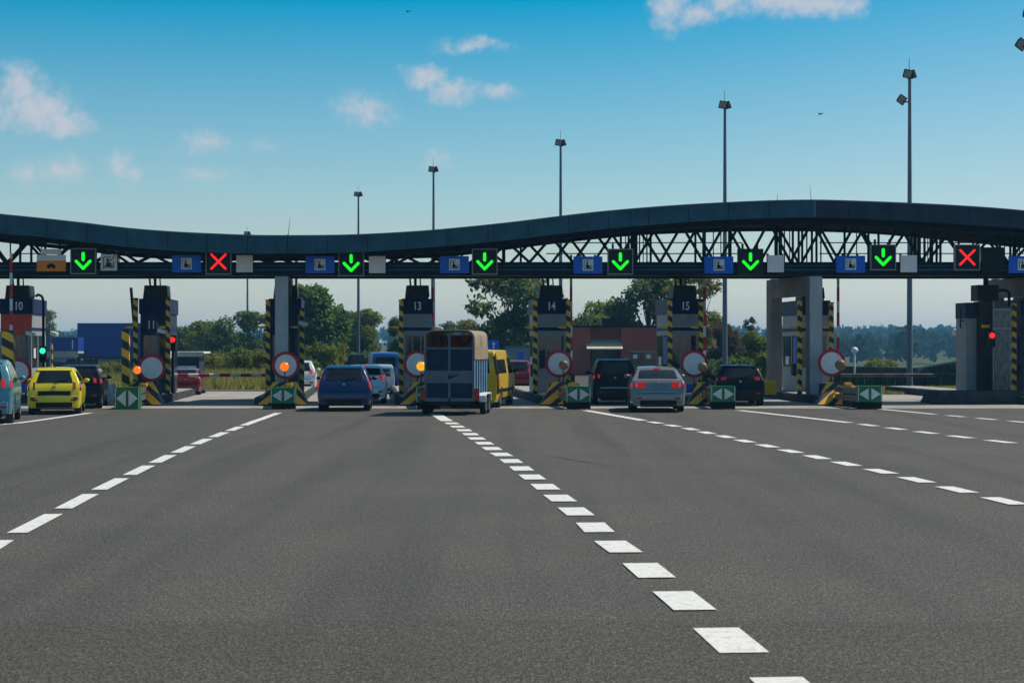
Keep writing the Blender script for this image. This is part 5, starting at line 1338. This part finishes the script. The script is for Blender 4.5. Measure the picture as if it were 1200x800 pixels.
def tree(name, label, cat, px, top, wpx, Y, m, kind='round', seed=1, dens=1.0, group=None, base=None, leaf_s=None):
    r = random.Random(seed); x = gx(px, Y); zg = terrain(x, Y) if base is None else base
    H = gz(top, Y) - zg; R = wpx / F * Y / 2
    t = thing(name, label, cat, (x, Y, zg), r.uniform(0, 6), group)
    lobes = []; limbs = []
    if kind == 'round':
        zc = H * .60
        for k in range(11):
            a = r.uniform(0, 6.28); d = R * r.uniform(.25, .68); z = zc + r.uniform(-.36, .30) * H
            lr = R * r.uniform(.28, .48); lobes.append((d * math.cos(a), d * math.sin(a), min(z, H - lr * .9), lr, lr * .85)); limbs.append(Vector(lobes[-1][:3]))
        lobes.append((0, 0, H - R * .42, R * .42, R * .42)); limbs.append(Vector(lobes[-1][:3]))
    elif kind == 'tall':                                # loose, see-through crown of many small lobes
        for k in range(30):
            a = r.uniform(0, 6.28); u = r.uniform(.22, .93); d = R * r.uniform(.2, .95) * (1.05 - abs(u - .6) * .9)
            lr = R * r.uniform(.17, .28); lobes.append((d * math.cos(a), d * math.sin(a), u * H, lr, lr * .8)); limbs.append(Vector(lobes[-1][:3]))
        lobes.append((0, 0, H - R * .25, R * .25, R * .25)); limbs.append(Vector(lobes[-1][:3]))
    elif kind == 'conifer':
        for k in range(16):
            u = k / 16; a = k * 2.4; rr = R * (1 - u) ** .8
            for q in range(3): lobes.append((rr * .5 * math.cos(a + q * 2.1), rr * .5 * math.sin(a + q * 2.1), H * (.08 + .88 * u), max(.12, rr * .55), H * .045))
        limbs = []
    elif kind == 'bush':
        for k in range(9):
            a = r.uniform(0, 6.28); d = R * r.uniform(.1, .75); lr = R * r.uniform(.28, .5)
            z = r.uniform(.25, .75) * H; lobes.append((d * math.cos(a), d * math.sin(a), z, lr, min(lr, H * .35))); limbs.append(Vector(lobes[-1][:3]))
        lobes.append((0, 0, H * .78, R * .35, H * .22))
    ls = leaf_s or max(.11, R * .062)
    n = int(dens * {'round': 1900, 'tall': 1350, 'conifer': 1000, 'bush': 1100}[kind])
    v, f = crown_mesh(lobes, n, ls, r)
    mb = MB(); mb.v, mb.f = v, f
    cr_ = mb.build('crown', M[m], t)
    tb = MB(); hr = max(.06, H * .022)
    fork = H * (.28 if kind != 'conifer' else .9)
    tb.tube((0, 0, 0), (0, 0, fork), hr, hr * .7 if kind != 'conifer' else .03, 8)
    if kind != 'conifer': tb.tube((0, 0, fork), (R * .05, 0, H * .8), hr * .7, hr * .15, 8)
    for p in limbs:
        b = Vector((0, 0, fork + (p.z - fork) * r.uniform(.0, .3))) if p.z > fork else Vector((0, 0, p.z * .6))
        mid = b.lerp(p, .5) + Vector((0, 0, -abs(p.z - b.z) * .12))
        tb.tube(b, mid, hr * .35, hr * .22, 6).tube(mid, p, hr * .22, hr * .07, 6)
    tb.build('trunk', M['bark'], t)
    return t
G = 'trees beyond the toll plaza'
T = [('broadleaf_tree', 'blue green tree behind the right side of booth 10', 50, 362, 44, 240, 'leaf_blue', 'round', 1.0),
     ('broadleaf_tree', 'low leafy tree just right of booth 11 on the skyline', 216, 382, 50, 210, 'leaf_mid', 'round', 1.0),
     ('broadleaf_tree', 'middle tree of the clump left of the distant floodlight mast', 240, 376, 56, 190, 'leaf_mid', 'round', 1.0),
     ('broadleaf_tree', 'rounded tree just left of the distant floodlight mast', 264, 371, 58, 180, 'leaf_dark', 'round', 1.0),
     ('conifer_tree', 'pointed dark tree just right of the distant floodlight mast', 297, 364, 46, 175, 'leaf_dark', 'round', 1.1),
     ('broadleaf_tree', 'large dark tree right behind the pale concrete column', 358, 334, 104, 150, 'leaf_dark', 'round', 1.7),
     ('broadleaf_tree', 'dense dark tree left of the mast above the blue hatchback', 394, 364, 78, 165, 'leaf_dark', 'round', 1.3),
     ('conifer_tree', 'thin pointed spruce top above the trees over the blue hatchback', 402.5, 360, 16, 150, 'leaf_conifer', 'conifer', .8),
     ('broadleaf_tree', 'lighter green tree right of the mast above the blue hatchback', 431, 362, 56, 158, 'leaf_mid', 'round', 1.2),
     ('broadleaf_tree', 'dark tree just left of booth 13', 463, 371, 34, 165, 'leaf_dark', 'round', 1.0),
     ('broadleaf_tree', 'low tree above the left half of the trailer roof', 527, 376, 34, 190, 'leaf_blue', 'round', .9),
     ('broadleaf_tree', 'yellow green tree above the right half of the trailer roof', 551, 374, 42, 170, 'leaf_yellow', 'round', 1.0),
     ('birch_tree', 'tall loose see-through tree above the yellow van', 594, 314, 124, 140, 'leaf_blue', 'tall', 1.6),
     ('broadleaf_tree', 'dark dense tree low between the blue arrow sign and booth 14', 607, 372, 60, 150, 'leaf_dark', 'round', 1.1),
     ('broadleaf_tree', 'rounded green tree over the brick building', 699, 353, 82, 175, 'leaf_mid', 'round', 1.3),
     ('birch_tree', 'tall blue green tree left of booth 15', 760, 312, 100, 150, 'leaf_blue', 'tall', 1.7),
     ('birch_tree', 'tall yellow green tree just right of booth 15', 812, 312, 76, 145, 'leaf_yellow', 'tall', 1.5),
     ('broadleaf_tree', 'reddish brown tree left of the mast over the dark hatchback', 846, 377, 52, 128, 'leaf_brown', 'round', 1.2),
     ('broadleaf_tree', 'green tree behind the roof of the dark hatchback', 880, 388, 54, 120, 'leaf_mid', 'round', 1.2),
     ('conifer_tree', 'small pine top rising right of the mast over the dark hatchback', 881, 372, 24, 160, 'leaf_conifer', 'tall', .5)]
for i, (nm, lab, px, top, wd, Y, mm, kd, dn) in enumerate(T): tree(nm, lab, 'tree', px, top, wd, Y, mm, kd, 20 + i, dn, G)
B = [(250, 412, 60, 130, 'leaf_yellow', 'yellow green bush beyond the lowered red and white arm'), (283, 408, 58, 128, 'leaf_mid', 'green bush left of the distant mast foot beyond the lowered arm'), (312, 410, 44, 126, 'leaf_yellow', 'yellow green bush left of the pale concrete column'),
     (372, 400, 46, 122, 'leaf_mid', 'green bush right of the pale concrete column'), (398, 402, 44, 124, 'leaf_yellow', 'bright bush above the roof of the blue hatchback'), (130, 424, 46, 125, 'leaf_yellow', 'low bush between the yellow hatchback and the broad striped post'),
     (858, 420, 50, 112, 'leaf_dark', 'dark bush above the black hatchback'), (895, 414, 36, 112, 'leaf_mid', 'green bush left of the concrete portal'), (1032, 422, 40, 130, 'leaf_mid', 'green bush behind the dark slatted racks'),
     (832, 421, 34, 116, 'leaf_dark', 'dark bush left of the black hatchback behind the unlit amber lamp'),
     (655, 432, 30, 118, 'leaf_dark', 'small dark bush beside the brick building'), (428, 412, 40, 128, 'leaf_dark', 'dark bush behind the distant black car')]
for i, (px, top, wd, Y, mm, lab) in enumerate(B): tree('bush', lab, 'bush', px, top, wd, Y, mm, 'bush', 60 + i, 1.0, 'bushes beyond the toll plaza')

# tall grass on the bank and grass strip, uncountable
def grass(name, label, pxa, pxb, ya, yb, n, h, m, seed):
    r = random.Random(seed); mb = MB()
    for k in range(n):
        y = r.uniform(ya, yb); x = gx(r.uniform(pxa, pxb), y); z = terrain(x, y) - .02; a = r.uniform(0, PI); hh = h * r.uniform(.5, 1.2); w = .03 + .02 * r.random()
        l = Vector((r.gauss(0, .3), r.gauss(0, .3), 1)) * hh
        mb.add([(x - math.cos(a) * w, y - math.sin(a) * w, z), (x + math.cos(a) * w, y + math.sin(a) * w, z), (x + l.x, y + l.y, z + l.z)], [(0, 1, 2)])
    tag(mb.build(name, M[m]), label, 'grass', kind='stuff')
M['grass_blade'] = leaf('dry summer grass', (0.10, 0.115, 0.018), (0.28, 0.25, 0.05), .5)
grass('tall_grass', 'tall yellow green grass beyond the lowered red and white arm', 205, 420, 88, 124, 9000, .7, 'grass_blade', 1)
grass('short_grass', 'short dry grass strip in front of the green fence', 975, 1240, 79.2, 91.5, 14000, .16, 'grass_blade', 2)
grass('rough_grass', 'rough grass beyond the yellow hatchback', 60, 190, 88, 140, 4000, .5, 'grass_blade', 3)

# ---------------------------------------------------------------- far woods
M['far_leaf'] = leaf('distant mixed woodland', (0.016, 0.040, 0.022), (0.034, 0.062, 0.030), .3)
M['far_leaf'].node_tree.nodes['Principled BSDF'].inputs['Specular IOR Level'].default_value = 0.0
r = random.Random(99); v, f = [], []
def far_tree(x, y, h, R):
    z = terrain(x, y); con = r.random() < .3
    for k in range(38):
        u = r.random() ** .7; rad = R * ((1 - u) * .85 if con else math.sqrt(max(.03, 1 - (2 * u - 1) ** 2)) * .85)
        a = r.uniform(0, 6.28); d = rad * r.random() ** .4
        leafclump(v, f, Vector((x + d * math.cos(a), y + d * math.sin(a), z + h * (.25 + .72 * u))), R * .17, r, .85)
    for k in range(6):
        u = .35 + .5 * r.random() if k else .78
        a = r.uniform(0, 6.28); d = R * .55 * math.sqrt(r.random()) if k else 0; br = R * r.uniform(.26, .42) * ((1.25 - u) if con else 1)
        c = (x + d * math.cos(a), y + d * math.sin(a), z + h * u); o = len(v); ph = r.uniform(0, 6.28)
        for q in range(5):
            th = PI * q / 4
            for w in range(7):
                b = 2 * PI * w / 7 + ph; rr = br * r.uniform(.78, 1.22)
                v.append((c[0] + rr * math.sin(th) * math.cos(b), c[1] + rr * math.sin(th) * math.sin(b), c[2] + rr * (1.7 if con else .95) * math.cos(th)))
        for q in range(4):
            for w in range(7): f.append((o + q * 7 + w, o + q * 7 + (w + 1) % 7, o + (q + 1) * 7 + (w + 1) % 7, o + (q + 1) * 7 + w))
n = 0
while n < 3000:
    y = 480 + 1500 * r.random() ** .75; x = r.uniform(-.46, .46) * y
    px = px_of(x, y)
    if 300 < px < 900 and r.random() < .5: continue
    far_tree(x, y, r.uniform(9, 15), r.uniform(3.2, 6.0)); n += 1
mb = MB(); mb.v, mb.f = v, f
tag(mb.build('distant_woods', M['far_leaf'], smooth=60), 'hazy blue wooded hills on the horizon', 'woods', kind='stuff')
# ---------------------------------------------------------------- two birds
def bird(px, py, Y, label):
    t = thing('bird', label, 'bird', (gx(px, Y), Y, gz(py, Y)), .6)
    b = MB().ball((0, 0, 0), .06, .17, .06, 10, 8)
    b.add([(.05, .08, .02), (.05, -.1, .02), (.30, -.12, .10), (.18, .06, .12), (.05, .08, .0), (.05, -.1, .0), (.30, -.12, .09), (.18, .06, .10)], [(0, 1, 2, 3), (7, 6, 5, 4), (0, 3, 7, 4), (1, 5, 6, 2), (2, 6, 7, 3)])
    b.add([(-.05, .08, .02), (-.05, -.1, .02), (-.30, -.12, .10), (-.18, .06, .12), (-.05, .08, .0), (-.05, -.1, .0), (-.30, -.12, .09), (-.18, .06, .10)], [(3, 2, 1, 0), (4, 5, 6, 7), (4, 7, 3, 0), (2, 6, 5, 1), (3, 7, 6, 2)])
    b.add([(-.04, -.2, .0), (.04, -.2, .0), (.09, -.36, .01), (-.09, -.36, .01)], [(0, 1, 2, 3)])
    b.build('body', M['black'], t)
bird(478, 14, 150, 'tiny dark bird high in the sky left of centre'); bird(961, 134, 150, 'tiny dark bird in the sky right of the tall mast')
